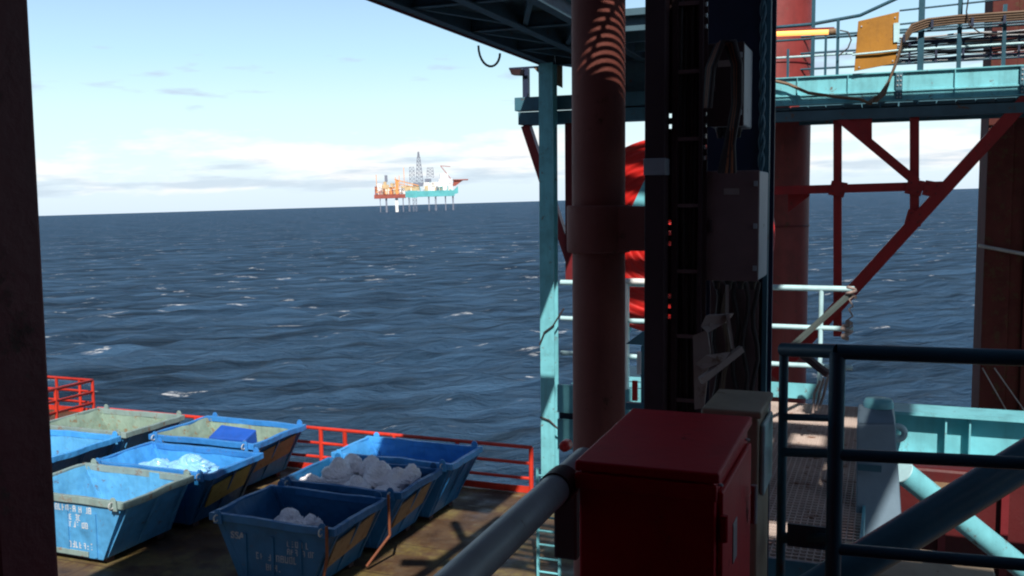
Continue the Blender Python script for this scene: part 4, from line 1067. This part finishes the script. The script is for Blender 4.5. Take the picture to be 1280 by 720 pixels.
rg = random.Random(5)
def clutter(t, xs, y0, y1, n, mats):
    for m_ in mats:
        b = RB()
        for k in range(n):
            x = rg.uniform(*xs); w_ = rg.uniform(3, 11); h_ = rg.uniform(3, (y1 - y0) * .7); y = rg.uniform(y0, y1)
            if rg.random() < .45: b.ln((x, y), (x + rg.uniform(-20, 20), y), 1.2, rg.uniform(-4, 2))
            elif rg.random() < .4: b.ln((x, y1), (x, y0 - rg.random() * 25), 1.0, rg.uniform(-2, 30))
            else: b.blk(x, x + w_, y1 - h_, y1, rg.uniform(-3, 3), 20)
        b.build('pipework', M[m_], t)
clutter(t, (268, 460), 385, 443, 16, ['rig_tan', 'rig_white', 'rig_red', 'rig_grey', 'rig_orange'])
t = thing('drilling_rig', rp(620, ZW), 'distant drilling rig with turquoise hull, dark derrick and helideck', 'drilling rig')
b = RB(); b.blk(466, 790, 428, 466, -10, 60); b.blk(490, 545, 424, 470, -16, -10); b.hexa([rp(790, 455, 0), rp(815, 448, 0), rp(815, 448, 40), rp(790, 455, 40)], [rp(790, 428, 0), rp(815, 402, 0), rp(815, 402, 40), rp(790, 428, 40)]); b.build('hull', M['rig_tealm'], t)
for x, w in ((490, 8), (527, 24), (620, 6), (665, 8), (730, 5), (780, 7)):
    b = RB(); b.lattice(x - w / 2, x + w / 2, ZW + 25, x - w / 2, x + w / 2, 462, 5, 1.3, 5, 5 + w * sR); b.build('leg', M['rig_grey'], t)
b = RB(); b.lattice(538, 588, 385, 553, 572, 205, 7, 1.7, 10, 30); b.lattice(556, 569, 205, 559, 566, 170, 3, 2.2, 14, 20); b.build('derrick', M['rig_grey'], t)
b = RB(); b.lattice(498, 532, 372, 500, 530, 268, 4, 1.3, 20, 34); b.build('jacking_leg', M['rig_grey'], t)
b = RB(); b.lattice(612, 658, 340, 618, 656, 275, 3, 1.3, 20, 34); b.build('jacking_leg', M['rig_grey'], t)
for x0, x1, y0, y1, m in ((470, 540, 396, 424, 'rig_tan'), (590, 690, 372, 428, 'rig_white'), (690, 780, 352, 428, 'rig_white'), (700, 752, 318, 352, 'rig_white'), (600, 640, 348, 372, 'rig_grey'), (520, 585, 372, 396, 'rig_grey'), (668, 720, 402, 436, 'rig_tealm')):
    b = RB(); b.blk(x0, x1, y0, y1, 4, 45); b.build('module', M[m], t)
b = RB(); b.blk(785, 885, 357, 364, 0, 45); b.hexa([rp(782, 400, 5), rp(800, 400, 5), rp(800, 400, 35), rp(782, 400, 35)], [rp(790, 365, 5), rp(850, 365, 5), rp(850, 365, 35), rp(790, 365, 35)]); b.build('helideck', M['rig_red'], t)
b = RB(); b.ln((770, 352), (705, 265), 2.4, 10); b.ln((705, 265), (770, 272), 2.0, 10); b.build('crane_boom', M['rig_red'], t)

clutter(t, (475, 775), 372, 427, 16, ['rig_tan', 'rig_white', 'rig_tealm', 'rig_grey'])

# ------------------------------------------------------------------ light, sky, camera
w = bpy.data.worlds.new('World'); S.world = w; w.use_nodes = True
nt = w.node_tree; bg = nt.nodes['Background']
tc = nt.nodes.new('ShaderNodeTexCoord')
vr = nt.nodes.new('ShaderNodeVectorRotate'); vr.rotation_type = 'AXIS_ANGLE'
vr.inputs['Axis'].default_value = FWD; vr.inputs['Angle'].default_value = R(1.12)
nt.links.new(tc.outputs['Generated'], vr.inputs['Vector'])
sep = nt.nodes.new('ShaderNodeSeparateXYZ'); nt.links.new(vr.outputs[0], sep.inputs[0])
def math_(op, a, b_=None):
    n = nt.nodes.new('ShaderNodeMath'); n.operation = op
    for s_, v_ in ((n.inputs[0], a), (n.inputs[1], b_)):
        if v_ is None: continue
        if hasattr(v_, 'links'): nt.links.new(v_, s_)
        else: s_.default_value = v_
    return n.outputs[0]
zz = math_('MAXIMUM', math_('ADD', sep.outputs['Z'], 0.012), 0.008)
cmb = nt.nodes.new('ShaderNodeCombineXYZ')
nt.links.new(sep.outputs['X'], cmb.inputs['X']); nt.links.new(sep.outputs['Y'], cmb.inputs['Y']); nt.links.new(zz, cmb.inputs['Z'])
sky = nt.nodes.new('ShaderNodeTexSky'); sky.sky_type = 'NISHITA'; sky.sun_disc = False
sky.sun_elevation = math.asin(SUN.z); sky.sun_rotation = math.atan2(SUN.x, SUN.y)
sky.air_density = 1.0; sky.dust_density = 0.6; sky.ozone_density = 1.0
nt.links.new(cmb.outputs[0], sky.inputs['Vector'])
STR = 0.055
K = 1 / STR
# bright hazy air low over the sea on the seaward side
dt = nt.nodes.new('ShaderNodeVectorMath'); dt.operation = 'DOT_PRODUCT'; nt.links.new(vr.outputs[0], dt.inputs[0]); dt.inputs[1].default_value = FWD
side = ramp(nt, dt.outputs['Value'], [(0.1, 0), (0.55, 1)])
Z_ = sep.outputs['Z']
air = ramp(nt, math_('MULTIPLY', Z_, 2.0), [(0.0, (.72, .85, .97)), (0.08, (.80, .94, 1.0)), (0.20, (.70, .96, 1.0)), (0.30, (.54, .83, 1.0)), (0.42, (.42, .66, .98)), (0.7, (.34, .56, .90))])
air = mix(nt, 1.0, air, (K * 0.87,) * 3, 'MULTIPLY')
am = mix(nt, 1.0, side, ramp(nt, Z_, [(0.22, 1), (0.45, 0)]), 'MULTIPLY')
c = mix(nt, am, sky.outputs[0], air)
v = cmb.outputs[0]
c1 = noise_tex(nt, 1.0, 7, 0.6, v, (9, 9, 40))
lowm = ramp(nt, Z_, [(0.0, 0.2), (0.02, 0.85), (0.05, 1.0), (0.08, 0.7), (0.11, 0.0)])
cum = mix(nt, 1.0, ramp(nt, math_('MULTIPLY', c1, lowm), [(0.40, 0), (0.56, 1)]), side, 'MULTIPLY')
c = mix(nt, cum, c, (K * 0.86, K * 0.855, K * 0.85))
shade = mix(nt, 1.0, ramp(nt, math_('MULTIPLY', noise_tex(nt, 1.0, 5, 0.55, v, (8, 8, 70)), ramp(nt, Z_, [(0.0, 0.6), (0.02, 1), (0.045, 0.95), (0.065, 0.0)])), [(0.47, 0), (0.60, 0.85)]), side, 'MULTIPLY')
c = mix(nt, shade, c, (K * .53, K * .63, K * .72))
w2 = mix(nt, 1.0, ramp(nt, math_('MULTIPLY', noise_tex(nt, 1.0, 4, 0.5, v, (10, 10, 50)), ramp(nt, Z_, [(0.075, 0.0), (0.10, 1), (0.15, 1), (0.18, 0.0)])), [(0.56, 0), (0.66, 0.7)]), side, 'MULTIPLY')
c = mix(nt, w2, c, (K * .46, K * .54, K * .70))
nt.links.new(c, bg.inputs['Color'])
bg.inputs['Strength'].default_value = STR

sl = bpy.data.lights.new('sun', 'SUN'); sl.energy = 5.0; sl.angle = R(0.5); sl.color = (1.0, 0.94, 0.86)
so = bpy.data.objects.new('sun', sl); COL.objects.link(so)
so.rotation_mode = 'QUATERNION'; so.rotation_quaternion = (-SUN).to_track_quat('-Z', 'Y')

cd = bpy.data.cameras.new('camera'); cd.sensor_width = 36; cd.lens = FPX / 1280 * 36; cd.clip_start = 0.05; cd.clip_end = 60000
co = bpy.data.objects.new('camera', cd); COL.objects.link(co)
co.matrix_world = CAMROT.to_4x4()
S.camera = co
S.render.engine = 'CYCLES'
S.view_settings.view_transform = 'Standard'; S.view_settings.look = 'None'
S.view_settings.exposure = 0.3; S.view_settings.gamma = 1.0
S.cycles.max_bounces = 6; S.cycles.use_denoising = True
S.cycles.filter_width = 2.1
for o in bpy.data.objects:
    if '_o' in o: del o['_o']
